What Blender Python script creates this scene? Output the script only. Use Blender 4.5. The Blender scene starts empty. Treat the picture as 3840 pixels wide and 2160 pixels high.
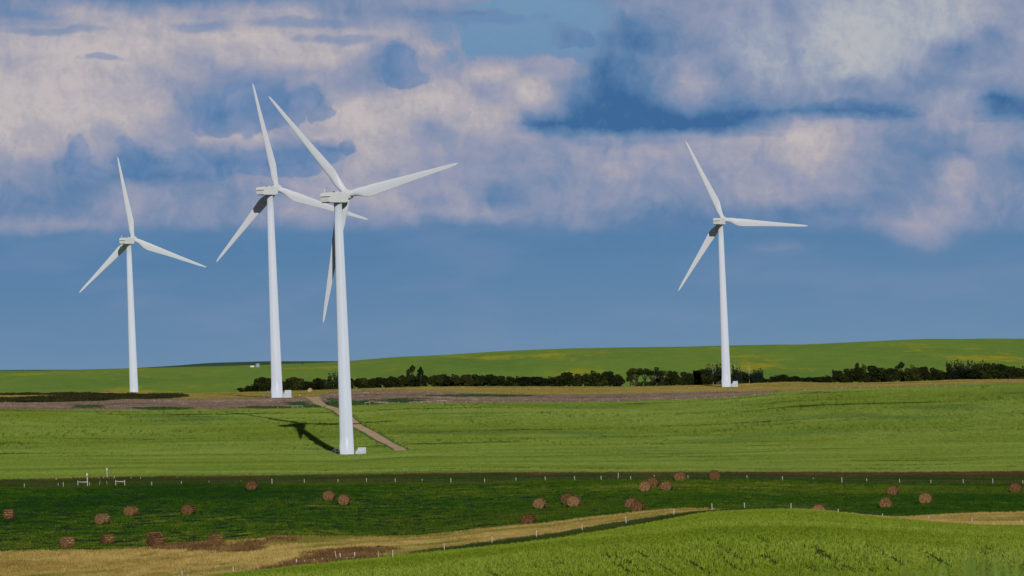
import bpy, bmesh, math, random
import numpy as np
from mathutils import Vector, Matrix
rad = math.radians
rng = np.random.default_rng(7)
random.seed(7)
sc = bpy.context.scene
COL = sc.collection

# ------------------------------------------------------------------ camera
SRC_W, SRC_H = 3840, 2160
FPX = 200 / 36 * SRC_W                      # 200 mm lens, in photo pixels
PITCH, ROLL = rad(0.6621), rad(-2.1)
cam_d = bpy.data.cameras.new('camera'); cam = bpy.data.objects.new('camera', cam_d); COL.objects.link(cam)
cam_d.lens = 200; cam_d.sensor_width = 36; cam_d.clip_start = 0.5; cam_d.clip_end = 90000
cam_d.dof.use_dof = True; cam_d.dof.focus_distance = 1300; cam_d.dof.aperture_fstop = 7.1
CAM_R = Matrix.Rotation(math.pi / 2 + PITCH, 3, 'X') @ Matrix.Rotation(ROLL, 3, 'Z')
cam.matrix_world = CAM_R.to_4x4()
sc.camera = cam
NR = np.array(CAM_R)

# ------------------------------------------------------------------ exposure, sun
sc.view_settings.view_transform = 'Standard'; sc.view_settings.look = 'None'
sc.view_settings.gamma = 1; sc.view_settings.use_curve_mapping = False
EXPOSURE = -0.3
sc.view_settings.exposure = EXPOSURE
SUN_EL, SUN_AZ = rad(22.5), rad(7.5)          # azimuth: degrees to the right of straight behind the camera
S = Vector((math.sin(SUN_AZ) * math.cos(SUN_EL), -math.cos(SUN_AZ) * math.cos(SUN_EL), math.sin(SUN_EL)))
sun_d = bpy.data.lights.new('sun', 'SUN'); sun = bpy.data.objects.new('sun', sun_d); COL.objects.link(sun)
sun_d.energy = 5.0; sun_d.angle = rad(0.4); sun_d.color = (1.0, 0.955, 0.88)
sun.rotation_euler = S.to_track_quat('Z', 'Y').to_euler()
sun.location = (0, -50, 200)

# ------------------------------------------------------------------ photo pixel -> direction
def pdir(x, y):
    d = NR @ np.array([(x - 1920) / FPX, (1080 - y) / FPX, -1.0])
    return d[0] / d[1], d[2] / d[1]          # u = X/Y, w = Z/Y
def srgb(r, g, b):
    f = lambda c: (c / 255 / 12.92) if c <= 10.31 else ((c / 255 + 0.055) / 1.055) ** 2.4
    return (f(r), f(g), f(b))

# ------------------------------------------------------------------ node helper
class NT:
    def __init__(s, nt): s.nt = nt; s.n = nt.nodes; s.l = nt.links
    def node(s, t, **k):
        n = s.n.new(t)
        for a, v in k.items(): setattr(n, a, v)
        return n
    def put(s, sock, v):
        if v is None: return
        if hasattr(v, 'links'): s.l.new(v, sock)
        else:
            if hasattr(sock.default_value, '__len__') and not hasattr(v, '__len__'): v = [v] * len(sock.default_value)
            if hasattr(v, '__len__') and len(sock.default_value) == 4 and len(v) == 3: v = tuple(v) + (1,)
            sock.default_value = v
    def math(s, op, a, b=None, c=None, clamp=False):
        n = s.node('ShaderNodeMath', operation=op, use_clamp=clamp)
        for i, v in enumerate((a, b, c)): s.put(n.inputs[i], v)
        return n.outputs[0]
    def vmath(s, op, a, b=None, out=0):
        n = s.node('ShaderNodeVectorMath', operation=op)
        s.put(n.inputs[0], a); s.put(n.inputs[1], b)
        return n.outputs[out]
    def smooth(s, v, a, b, lo=0.0, hi=1.0, kind='SMOOTHSTEP'):
        n = s.node('ShaderNodeMapRange', interpolation_type=kind)
        s.put(n.inputs['Value'], v); s.put(n.inputs['From Min'], a); s.put(n.inputs['From Max'], b)
        s.put(n.inputs['To Min'], lo); s.put(n.inputs['To Max'], hi)
        return n.outputs[0]
    def mix(s, f, a, b, mode='MIX'):
        n = s.node('ShaderNodeMix', data_type='RGBA', blend_type=mode)
        s.put(n.inputs[0], f); s.put(n.inputs[6], a); s.put(n.inputs[7], b)
        return n.outputs[2]
    def noise(s, vec, scale, detail=4, rough=0.55, dist=0.0, out=0, dim='3D'):
        n = s.node('ShaderNodeTexNoise', noise_dimensions=dim)
        s.put(n.inputs['Vector'], vec); s.put(n.inputs['Scale'], scale); s.put(n.inputs['Detail'], detail)
        s.put(n.inputs['Roughness'], rough); s.put(n.inputs['Distortion'], dist)
        return n.outputs[out]
    def ramp(s, f, stops):
        n = s.node('ShaderNodeValToRGB')
        cr = n.color_ramp
        while len(cr.elements) < len(stops): cr.elements.new(0.5)
        for e, (p, c) in zip(cr.elements, stops): e.position = p; e.color = tuple(c) + (1,)
        s.put(n.inputs[0], f)
        return n.outputs[0]

# ------------------------------------------------------------------ world: sky with clouds
def build_world():
    w = bpy.data.worlds.new('World'); sc.world = w; w.use_nodes = True
    w.node_tree.nodes.clear()
    T = NT(w.node_tree)
    STR = 0.05
    out = T.node('ShaderNodeOutputWorld'); bg = T.node('ShaderNodeBackground'); T.l.new(bg.outputs[0], out.inputs[0])
    bg.inputs['Strength'].default_value = STR
    sky = T.node('ShaderNodeTexSky', sky_type='NISHITA'); sky.sun_disc = False
    sky.sun_elevation = SUN_EL; sky.sun_rotation = math.pi - SUN_AZ
    sky.air_density = 0.8; sky.dust_density = 0.2; sky.ozone_density = 2.0
    tc = T.node('ShaderNodeTexCoord')
    sp = T.node('ShaderNodeSeparateXYZ'); T.l.new(tc.outputs['Generated'], sp.inputs[0])
    yy = T.math('MAXIMUM', T.math('ABSOLUTE', sp.outputs[1]), 0.05)
    U = T.math('DIVIDE', sp.outputs[0], yy); W = T.math('DIVIDE', sp.outputs[2], yy)
    cb = T.node('ShaderNodeCombineXYZ'); T.put(cb.inputs[0], T.math('MULTIPLY', U, FPX / 1000)); T.put(cb.inputs[1], T.math('MULTIPLY', W, FPX / 1000))
    P0 = cb.outputs[0]
    K = 1.49068
    def cen(x, y):
        u, v = pdir(x * K, y * K); return (u * FPX / 1000, v * FPX / 1000, 0)
    # domain warp: clouds are never ellipses
    wa = T.vmath('SUBTRACT', T.noise(P0, 2.2, 5, 0.6, out=1, dim='2D'), (0.5, 0.5, 0.5))
    wb = T.vmath('SUBTRACT', T.noise(P0, 8.0, 5, 0.55, out=1, dim='2D'), (0.5, 0.5, 0.5))
    P = T.vmath('ADD', P0, T.vmath('MULTIPLY', wa, (0.30, 0.20, 0)))
    P = T.vmath('ADD', P, T.vmath('MULTIPLY', wb, (0.075, 0.06, 0)))
    Pl = T.vmath('ADD', P0, T.vmath('MULTIPLY', wa, (0.16, 0.05, 0)))   # gentler warp: flat bases, streaks
    Pl = T.vmath('ADD', Pl, T.vmath('MULTIPLY', wb, (0.06, 0.022, 0)))
    def soft(src, x, y, rx, ry, rot=0):
        m = T.node('ShaderNodeMapping', vector_type='TEXTURE')
        T.put(m.inputs[0], src); m.inputs[1].default_value = cen(x, y)
        m.inputs[2].default_value = (0, 0, ROLL + rad(rot)); m.inputs[3].default_value = (rx * K / 1000, ry * K / 1000, 1)
        g = T.node('ShaderNodeTexGradient', gradient_type='SPHERICAL'); T.l.new(m.outputs[0], g.inputs[0])
        return g.outputs[1]
    def add_soft(base, lst, src=None):
        acc = base
        for b in lst:
            x, y, rx, ry, wt = b[:5]; rot = b[5] if len(b) > 5 else 0
            acc = T.math('MULTIPLY_ADD', soft(src or P, x, y, rx, ry, rot), wt, acc)
        return acc
    def union(lst, src):
        acc = None
        for b in lst:
            x, y, rx, ry = b[:4]; rot = b[4] if len(b) > 4 else 0
            g = soft(src, x, y, rx * 1.25, ry * 1.25, rot)
            acc = g if acc is None else T.math('MAXIMUM', acc, g)
        return acc
    def flat(lst):
        # cumulus with flat base: upper half is tall and warped, lower half is squeezed
        acc = None
        for b in lst:
            x, y, rx, ry = b[:4]; rot = b[4] if len(b) > 4 else 0
            m = T.node('ShaderNodeMapping', vector_type='TEXTURE')
            T.put(m.inputs[0], P); m.inputs[1].default_value = cen(x, y)
            m.inputs[2].default_value = (0, 0, ROLL + rad(rot)); m.inputs[3].default_value = (rx * 1.25 * K / 1000, ry * 1.25 * K / 1000, 1)
            m2 = T.node('ShaderNodeMapping', vector_type='TEXTURE')
            T.put(m2.inputs[0], Pl); m2.inputs[1].default_value = cen(x, y)
            m2.inputs[2].default_value = (0, 0, ROLL + rad(rot)); m2.inputs[3].default_value = (rx * 1.25 * K / 1000, 0.30 * ry * K / 1000, 1)
            g1 = T.node('ShaderNodeTexGradient', gradient_type='SPHERICAL'); T.l.new(m.outputs[0], g1.inputs[0])
            s2 = T.node('ShaderNodeSeparateXYZ'); T.l.new(m2.outputs[0], s2.inputs[0])
            lower = T.math('MULTIPLY', T.math('MINIMUM', s2.outputs[1], 0.0), 0.6)
            g = T.math('ADD', g1.outputs[1], lower)
            acc = g if acc is None else T.math('MAXIMUM', acc, g)
        return acc
    SUNW = (0.040, 0.030, 0)                                         # towards the sun across the picture
    Ps = T.vmath('ADD', P, SUNW)
    Pm = T.vmath('ADD', P0, T.vmath('MULTIPLY', wa, (0.10, 0.06, 0)))
    fb = T.noise(Pm, 2.7, 9, 0.54, dim='2D'); fb_s = T.noise(T.vmath('ADD', Pm, SUNW), 2.7, 9, 0.54, dim='2D')
    fine = T.noise(P0, 15, 8, 0.62, dim='2D')
    wisp = T.noise(T.vmath('MULTIPLY', Pm, (1.0, 2.0, 1.0)), 1.5, 8, 0.52, dim='2D')
    def cauli(vec):
        v = T.node('ShaderNodeTexVoronoi', feature='SMOOTH_F1', voronoi_dimensions='2D'); T.put(v.inputs['Vector'], vec); v.inputs['Scale'].default_value = 6.5
        v.inputs['Detail'].default_value = 3; v.inputs['Roughness'].default_value = 0.55; v.inputs['Lacunarity'].default_value = 2.1; v.inputs['Smoothness'].default_value = 0.5
        return T.math('SUBTRACT', 0.5, v.outputs['Distance'])
    puff = cauli(P); puff_s = cauli(Ps)
    relief = T.math('ADD', T.math('MULTIPLY', T.math('SUBTRACT', fb, fb_s), 0.6), T.math('MULTIPLY', T.math('SUBTRACT', puff, puff_s), 0.5))
    sepP = T.node('ShaderNodeSeparateXYZ'); T.l.new(P0, sepP.inputs[0])
    # 1 clear air
    col = T.ramp(T.math('DIVIDE', sepP.outputs[1], 1.4), [(0.0, srgb(106, 139, 170)), (0.12, srgb(99, 134, 169)), (0.30, srgb(86, 127, 167)), (0.40, srgb(86, 128, 168)), (0.62, srgb(100, 139, 178)), (1.0, srgb(116, 151, 182))])
    hz = T.smooth(T.noise(T.vmath('MULTIPLY', P0, (0.7, 3.0, 1)), 2.2, 4, 0.5, dim='2D'), 0.4, 0.75)
    col = T.mix(T.math('MULTIPLY', hz, 0.32), col, srgb(122, 142, 176))
    SKYROWS = [
        (0, '0 1.7,90 1.8,130 2.8,180 1.5,350 1.4,520 1.4,700 1.5,860 1.8,950 2.3,1050 2.3,1150 2.2,1250 2,1350 1.7,1450 1.7,1550 2.0,1650 2.4,1720 2.4,1800 2.8,1900 2.8,2000 2.5,2050 3,2150 3.4,2250 3.3,2350 3.5,2450 3.3,2576 2.6'),
        (30, '0 2,80 2.2,110 3.4,240 3.4,330 2.8,420 3,520 3.2,600 3.3,730 3.7,800 1.9,860 1.8,950 2,1050 1.6,1120 1.3,1220 1.3,1320 1.8,1400 1.8,1500 1.8,1620 1.9,1720 2.2,1800 2.5,1900 2.6,2000 2.4,2060 3.4,2150 3.8,2240 3.5,2340 3.7,2440 3.5,2520 3.1,2576 2.5'),
        (60, '0 2.6,100 2.7,200 3.4,300 3.8,430 3.9,520 3.2,600 3.8,700 3.4,770 3.9,850 2.4,950 3,1030 2.8,1100 2,1200 2,1300 2,1400 1.7,1430 1.2,1500 1.8,1560 1.1,1640 1.7,1720 2.1,1800 2.2,1890 2.6,1940 2.8,2010 2.3,2080 3.7,2150 4.1,2230 3.6,2310 3.8,2400 3.5,2470 2.9,2520 2.6,2576 2.5'),
        (90, '0 4,120 3.9,250 4.1,400 4.1,520 4.1,620 4.3,720 4,800 3.3,870 4,950 3.7,1010 3.2,1060 3.2,1100 2.2,1200 2,1300 2,1390 1.9,1430 1,1480 1.8,1540 1,1610 1.1,1700 1.9,1800 2.2,1880 2.8,1940 3.2,2010 2.2,2080 3.8,2150 4.2,2220 3.3,2300 3.8,2380 3.3,2450 2.4,2500 1.5,2560 2.5'),
        (120, '0 4,100 4.2,210 4.5,330 4.5,430 4.2,490 3.7,600 3.7,680 4.1,760 3.8,870 4,930 3.2,980 1.9,1040 1.9,1085 4,1120 2.2,1250 2,1350 2,1430 1.3,1490 1.8,1560 1.4,1640 1.8,1720 1.9,1790 2.2,1860 2.8,1930 3.3,2000 2.4,2080 3.6,2150 4.2,2210 3.2,2280 3.6,2350 2.6,2400 1.2,2460 1.5,2530 2.4'),
        (150, '0 3.5,100 4,200 4.2,300 4.3,400 3.7,500 3.3,580 3.5,640 4.1,700 4,800 3.8,870 4.1,920 1.9,1000 1.9,1060 2.1,1105 4,1150 2.4,1220 2.4,1255 3,1300 2.2,1380 3.4,1420 3,1470 1.6,1600 1.8,1700 2.3,1770 2.8,1830 2.2,1900 3.2,1970 2.8,2030 3,2090 3.5,2150 4.1,2220 3.4,2290 2.7,2350 2,2400 1.6,2450 1.4,2530 2.4'),
        (180, '0 4,60 4.2,130 4.1,250 3.9,330 3.5,430 3.2,530 3.2,590 2.2,640 2,700 3.9,760 2.3,800 2.3,850 4,910 1.9,1000 1.6,1060 1.8,1100 3.8,1150 2.6,1200 4.2,1250 4.2,1285 2.1,1350 2.5,1400 3.8,1440 2,1500 1.5,1600 1.6,1710 2.3,1770 3.2,1830 2.1,1890 3,1950 2.9,2010 2.8,2080 3.3,2150 3.6,2220 3.2,2290 1.8,2340 2,2380 3.4,2430 1.3,2480 2.5,2560 2.3'),
        (210, '0 4.2,70 4.3,150 4.4,250 4,350 3.5,450 3,520 2.2,600 1.6,660 1.8,720 3.2,780 1.6,850 3.4,920 2.6,980 3,1050 3.2,1100 3.8,1160 3.3,1200 3.6,1230 2.3,1300 3.8,1370 4.3,1420 2,1500 1.5,1600 1.5,1690 2.4,1730 3.2,1780 3.6,1830 2.2,1890 2.7,1960 2.6,2030 2.9,2100 2.6,2160 1.9,2220 2.7,2270 1.5,2320 1,2370 4,2420 1.6,2480 2.2,2560 2'),
        (245, '0 4,80 4.5,170 4.5,250 4.3,330 3.8,420 3,480 1.8,560 1.5,640 1.3,720 1.5,800 1.6,850 3.6,900 4.2,950 3.8,1000 4,1060 4.7,1110 4.5,1160 3.6,1210 2.5,1260 3,1310 4.5,1370 4.1,1420 2.6,1480 1.4,1560 1,1640 1.2,1700 2.9,1780 3,1830 1.8,1890 2,1960 2.4,2030 2.2,2100 2.1,2170 2.1,2240 2,2300 1.2,2350 3,2400 3.5,2440 1.9,2490 1.1,2560 1.1'),
        (280, '0 4.4,100 4.4,200 4.6,280 4.6,350 4,420 3.5,480 1.6,560 1.4,640 1.4,700 1.8,770 3.4,850 4.5,950 4.4,1000 4,1060 4.7,1110 3.4,1160 3.9,1200 3.4,1260 3.9,1310 3.8,1340 2,1385 3.6,1430 1.1,1500 .8,1600 .8,1660 1,1720 2,1780 1.4,1840 .7,1900 .8,1960 1.5,2030 1.6,2100 1.2,2170 .8,2240 1.2,2300 1.8,2360 3,2420 3.3,2460 2.2,2510 1,2560 .9'),
        (312, '0 4.3,60 4.3,110 3.3,160 4.3,230 3.6,290 3.9,350 3.8,420 2.8,480 2,540 2.8,600 2.2,660 2.6,740 3.2,800 3.9,860 4.4,950 4.2,1020 3.6,1080 2.7,1150 3.4,1200 4,1260 3.4,1300 1.3,1370 .8,1440 .6,1520 .4,1600 .3,1720 .3,1800 .2,1870 .4,1920 2.4,1970 3.5,2050 4.1,2110 3.6,2180 2.6,2240 2.5,2310 2.3,2380 2.4,2440 3.3,2480 2.9,2540 2.1'),
        (345, '0 4.2,60 4,110 2.5,160 4,220 2.8,280 3.5,350 3.2,400 2.6,470 2.3,520 3.8,600 3.9,660 4,720 2.4,790 3.2,840 4.2,875 1.8,920 4.1,980 3.8,1040 2.6,1110 2.6,1180 2.9,1250 3,1310 2.8,1370 2.6,1440 2.3,1500 3.2,1560 2.6,1620 2.6,1700 2.6,1780 3.4,1850 3,1920 3.6,1980 4,2050 4.6,2110 3.6,2180 2.6,2250 1.8,2320 1.8,2390 1.6,2440 2,2490 3,2540 2.5'),
        (378, '0 3.5,80 3.8,150 3.4,200 3,260 3.2,300 1.3,350 2.3,420 2.5,480 2.1,540 1.3,600 2.7,640 2.4,700 1.3,760 1.4,800 1.3,860 1.4,915 4,990 3.6,1050 2.8,1120 3.2,1180 2.6,1250 2.3,1320 2.3,1400 2.6,1470 3.3,1540 3.1,1600 3,1680 3.3,1740 3,1800 3,1870 3.3,1930 3,1990 3.6,2050 4.5,2110 3.5,2180 2.1,2250 1.6,2320 1.6,2390 1.4,2450 1.3,2500 2.5,2550 1.9'),
        (410, '0 3,100 2.6,160 1.8,230 3,280 2,340 1.2,420 2,470 1.3,540 1.1,600 1.4,680 1.4,760 1.4,820 2,860 3.9,950 3.6,1020 2.8,1100 2.8,1180 2.7,1250 2.2,1285 3.3,1340 2.4,1400 2.2,1460 2.8,1540 3.2,1620 3,1700 2.7,1790 2.8,1870 3.1,1930 2.7,1990 3.3,2060 3.8,2120 3,2200 1.9,2280 1.5,2350 1.5,2410 3.1,2450 1.5,2510 2.2,2570 1.7'),
        (445, '0 2.5,60 2.2,120 1.5,180 1.7,250 1.3,330 .9,420 1,500 1.2,560 1.9,640 2.6,720 2.8,800 3.2,860 3.8,950 3.3,1040 2.7,1100 2.8,1180 2.7,1230 2.4,1285 3.2,1340 2.2,1420 2.2,1500 2.9,1580 2.8,1680 2.4,1780 2.4,1870 2.9,1930 2.5,1980 2.4,2040 3.1,2120 2.6,2200 1.9,2280 1.5,2350 1.6,2405 3.8,2450 1.9,2520 2,2570 1.6'),
        (475, '0 2,80 1.7,160 1.3,240 1.3,300 2.2,350 2.9,420 2.2,500 1.7,560 2,640 2.3,720 2.5,800 3,860 3.6,950 3,1040 2.7,1100 3,1160 2.6,1205 2.9,1240 1.4,1300 1.3,1350 2.5,1440 2.4,1520 2.9,1600 2.4,1700 2.1,1800 2.2,1870 2.9,1930 2.9,1960 2,2020 3,2090 2.5,2170 2.1,2250 1.5,2330 1.9,2385 3.5,2440 2.5,2500 2.2,2570 1.8'),
        (505, '0 1.7,80 1.5,160 1.3,220 1.7,300 2.4,360 2.9,420 2.1,480 2.2,560 2.1,640 2.4,720 2.7,800 3,900 3.1,1000 3.1,1090 2,1150 3.2,1220 1.3,1280 1.3,1340 2.6,1420 2.5,1500 2.6,1600 2.2,1700 1.7,1800 1.8,1880 2.9,1950 2.9,2030 2.5,2100 2.1,2180 1.8,2260 1.5,2320 1.7,2360 3.2,2420 2.5,2500 2,2570 1.8'),
        (535, '0 1.5,80 1.5,160 1.5,220 2.1,300 2.5,360 2.7,420 2,480 2.4,560 2.2,640 2.4,750 2.8,850 2.7,950 2.9,1050 2.7,1150 2.8,1250 2.7,1350 2.3,1450 2.6,1550 1.7,1700 1.3,1850 1.4,1950 1.3,2050 1.3,2150 1.6,2230 1.7,2300 2.5,2350 3,2420 2.3,2500 1.9,2570 1.8'),
        (565, '0 2.4,80 2.8,160 2.6,240 2.6,300 2.3,400 1.8,500 1.8,600 1.8,700 1.9,850 2,1000 1.8,1100 1.3,1250 1.4,1400 1.8,1480 2.3,1580 1.3,1700 1.1,1850 1,2000 1.2,2100 1.8,2200 1.6,2260 3.0,2330 3.4,2400 2.4,2480 1.8,2576 1.6'),
        (595, '0 1.6,100 1.5,300 1.2,500 1.1,700 1.1,900 1.1,1200 1.1,1450 1.3,1600 1.1,1850 1.2,1930 1.5,2000 1.4,2100 1.3,2230 1.5,2280 3.4,2360 2.4,2450 1.5,2576 1.4'),
        (625, '0 1.1,300 1.05,700 1,1100 1.05,1600 1.1,1850 1.5,1930 2,2000 1.9,2060 1.3,2240 1.3,2285 2.8,2350 1.6,2576 1.3'),
        (655, '0 1.05,1300 1.05,1935 1.3,2280 1.3,2576 1.2'),
        (690, '0 1.05,2576 1.1'),
    ]
    # cloud tone (0 deep blue shade .. 5 sunlit cream) by bearing and height, broken up by the warps and noises above
    q = np.array([(x, y) + pdir(x * K, y * K) for x in range(0, 2600, 300) for y in range(0, 1000, 200)])
    A3 = np.c_[np.ones(len(q)), q[:, 2] * FPX / 1000, q[:, 3] * FPX / 1000]
    cx_ = np.linalg.lstsq(A3, q[:, 0], rcond=None)[0]; cy_ = np.linalg.lstsq(A3, q[:, 1], rcond=None)[0]
    def lin(src, c):
        d = T.vmath('DOT_PRODUCT', src, (float(c[1]), float(c[2]), 0), out=1); return T.math('ADD', d, float(c[0]))
    wc = T.vmath('SUBTRACT', T.noise(P0, 24.0, 4, 0.55, out=1, dim='2D'), (0.5, 0.5, 0.5))
    Pt = T.vmath('ADD', P0, T.vmath('MULTIPLY', wa, (0.060, 0.024, 0)))
    Pt = T.vmath('ADD', Pt, T.vmath('MULTIPLY', wb, (0.062, 0.038, 0)))
    Pt = T.vmath('ADD', Pt, T.vmath('MULTIPLY', wc, (0.022, 0.018, 0)))
    tx = T.math('DIVIDE', lin(Pt, cx_), 2576.0); ty = lin(Pt, cy_)
    nx_ = 32; gx = np.linspace(0, 2576, nx_); acc = None
    ys_ = [r[0] for r in SKYROWS]
    vals = [np.interp(gx, *zip(*[tuple(map(float, p.split())) for p in r[1].split(',')])) / 5.0 for r in SKYROWS]
    for k0 in range(0, len(SKYROWS), 3):
        grp = list(range(k0, min(k0 + 3, len(SKYROWS))))
        rp = T.node('ShaderNodeValToRGB'); cr = rp.color_ramp; cr.interpolation = 'CARDINAL'
        while len(cr.elements) < nx_: cr.elements.new(0.5)
        for e, (i_, g_) in zip(cr.elements, enumerate(gx)):
            e.position = g_ / 2576; e.color = tuple(float(vals[k][i_]) for k in grp) + (0.0,) * (3 - len(grp)) + (1,)
        T.put(rp.inputs[0], tx); sx_ = T.node('ShaderNodeSeparateColor'); T.l.new(rp.outputs[0], sx_.inputs[0])
        for j, k in enumerate(grp):
            y_ = ys_[k]; up = ys_[k - 1] if k else -4000; dn = ys_[k + 1] if k + 1 < len(ys_) else 9000
            w1 = T.smooth(ty, up, y_, 0, 1, 'LINEAR') if k else 1.0
            w2 = T.smooth(ty, y_, dn, 1, 0, 'LINEAR') if k + 1 < len(ys_) else 1.0
            wt = T.math('MINIMUM', w1, w2)
            acc = T.math('MULTIPLY', wt, sx_.outputs[j]) if acc is None else T.math('MULTIPLY_ADD', wt, sx_.outputs[j], acc)
    body = T.math('MULTIPLY', T.smooth(acc, 0.15, 0.45, 0.60, 1.0), T.smooth(ty, 600, 540))
    nz = T.math('MULTIPLY', relief, 0.30)
    nz = T.math('ADD', nz, T.math('MULTIPLY', T.math('SUBTRACT', fb, 0.5), 0.10))
    nz = T.math('ADD', nz, T.math('MULTIPLY', T.math('SUBTRACT', wisp, 0.5), 0.07))
    nz = T.math('ADD', nz, T.math('MULTIPLY', T.math('SUBTRACT', fine, 0.5), 0.08))
    fine_s = T.noise(T.vmath('ADD', P0, (0.012, 0.010, 0)), 15, 8, 0.62, dim='2D')
    nz = T.math('ADD', nz, T.math('MULTIPLY', T.math('MULTIPLY', T.math('SUBTRACT', fine, fine_s), 0.28), T.smooth(acc, 0.4, 0.8)))
    tone = T.math('MULTIPLY_ADD', nz, body, acc)
    tone = T.math('MULTIPLY_ADD', T.math('SUBTRACT', tone, 0.46), T.smooth(ty, 600, 540, 1.0, 1.14), T.smooth(ty, 600, 520, 0.46, 0.49))
    base = flat([(1650, 337, 310, 85), (1520, 338, 200, 130), (1500, 330, 110, 180), (1370, 332, 75, 40), (1880, 318, 170, 45), (2090, 291, 240, 46), (2530, 287, 110, 60)])
    aBase = T.smooth(T.math('ADD', base, T.math('MULTIPLY', T.math('SUBTRACT', fine, 0.5), 0.3)), 0.04, 0.42)
    tone = T.math('SUBTRACT', add_soft(tone, [(1550, 200, 210, 200, -0.10), (1680, 290, 200, 90, -0.07), (1470, 290, 120, 90, -0.05), (1620, 110, 130, 120, -0.07), (2100, 120, 260, 130, 0.07)], Pt), T.math('MULTIPLY', aBase, 0.12))
    lit = T.ramp(tone, [(0.0, srgb(62, 104, 152)), (0.20, srgb(92, 127, 167)), (0.40, srgb(122, 141, 173)), (0.60, srgb(147, 153, 177)), (0.80, srgb(170, 167, 178)), (1.0, srgb(191, 183, 185))])
    clear = add_soft(0.0, [(1290, 95, 260, 120, 2.2), (1420, 30, 220, 60, 1.0), (1220, 130, 140, 70, 1.0)], Pt)
    near_grey = add_soft(0.0, [(2150, 120, 560, 230, 1.6)], Pt)
    lit = T.mix(T.math('MULTIPLY', T.smooth(near_grey, 0.1, 0.8), T.smooth(tone, 0.35, 0.7)), lit, T.mix(T.smooth(tone, 0.4, 1.0), srgb(130, 146, 178), srgb(180, 183, 188)))
    aC = T.math('MULTIPLY', T.smooth(T.math('SUBTRACT', clear, T.math('MULTIPLY', T.math('SUBTRACT', fb, 0.5), 0.8)), 0.15, 0.75), T.smooth(tone, 0.62, 0.42))
    aC = T.math('MULTIPLY', aC, T.smooth(acc, 0.26, 0.34))
    below = T.math('MULTIPLY', T.smooth(ty, 552, 600), T.smooth(tone, 0.46, 0.26))
    col = T.mix(T.math('SUBTRACT', 1.0, T.math('MAXIMUM', aC, below)), col, lit)
    # crisp cumulus tops standing in front of the bright bank
    dk = flat([(640, 315, 95, 118), (560, 325, 110, 75), (720, 300, 80, 60), (792, 280, 62, 84), (540, 430, 140, 72), (325, 440, 50, 80), (690, 430, 110, 78), (770, 425, 66, 82), (840, 408, 46, 56), (880, 378, 36, 52), (215, 430, 70, 85), (985, 205, 85, 86), (1440, 112, 40, 56)])
    nE = T.math('ADD', T.math('MULTIPLY', puff, 0.40), T.math('MULTIPLY', T.math('SUBTRACT', fb, 0.5), 0.6)); nE = T.math('ADD', nE, T.math('MULTIPLY', T.math('SUBTRACT', fine, 0.5), 0.45))
    aD = T.smooth(T.math('MULTIPLY_ADD', nE, 1.1, dk), 0.06, 0.30)
    aS = T.smooth(T.math('ADD', union([(510, 66, 75, 15, -2), (135, 78, 140, 11), (1205, 42, 170, 17, 1), (265, 146, 80, 8), (760, 62, 140, 14), (840, 98, 120, 14), (60, 35, 80, 12, -8)], Pl), T.math('MULTIPLY', T.math('SUBTRACT', fine, 0.5), 1.3)), 0.0, 0.65)
    shade = T.math('SUBTRACT', T.math('MULTIPLY_ADD', T.math('SUBTRACT', fb, 0.5), 0.45, T.math('MULTIPLY', relief, 0.5)), -0.28)
    dark_c = T.ramp(shade, [(0.0, srgb(66, 111, 160)), (0.20, srgb(88, 127, 172)), (0.45, srgb(118, 141, 180)), (0.7, srgb(140, 150, 182))])
    col = T.mix(T.math('MULTIPLY', aS, 0.55), col, srgb(100, 132, 175))
    col = T.mix(T.math('MULTIPLY', aD, 0.62), col, dark_c)
    gain = 1.0 / (STR * 2 ** EXPOSURE)
    cloudy = T.mix(1.0, col, (gain, gain, gain), 'MULTIPLY')
    front = T.math('MULTIPLY', T.smooth(W, 0.35, 0.10), T.smooth(T.math('ABSOLUTE', U), 0.6, 0.3))
    front = T.math('MULTIPLY', front, T.smooth(sp.outputs[1], 0.05, 0.3))
    T.put(bg.inputs['Color'], T.mix(front, sky.outputs[0], cloudy))
    w.cycles.sampling_method = 'MANUAL'; w.cycles.sample_map_resolution = 256
build_world()

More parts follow.
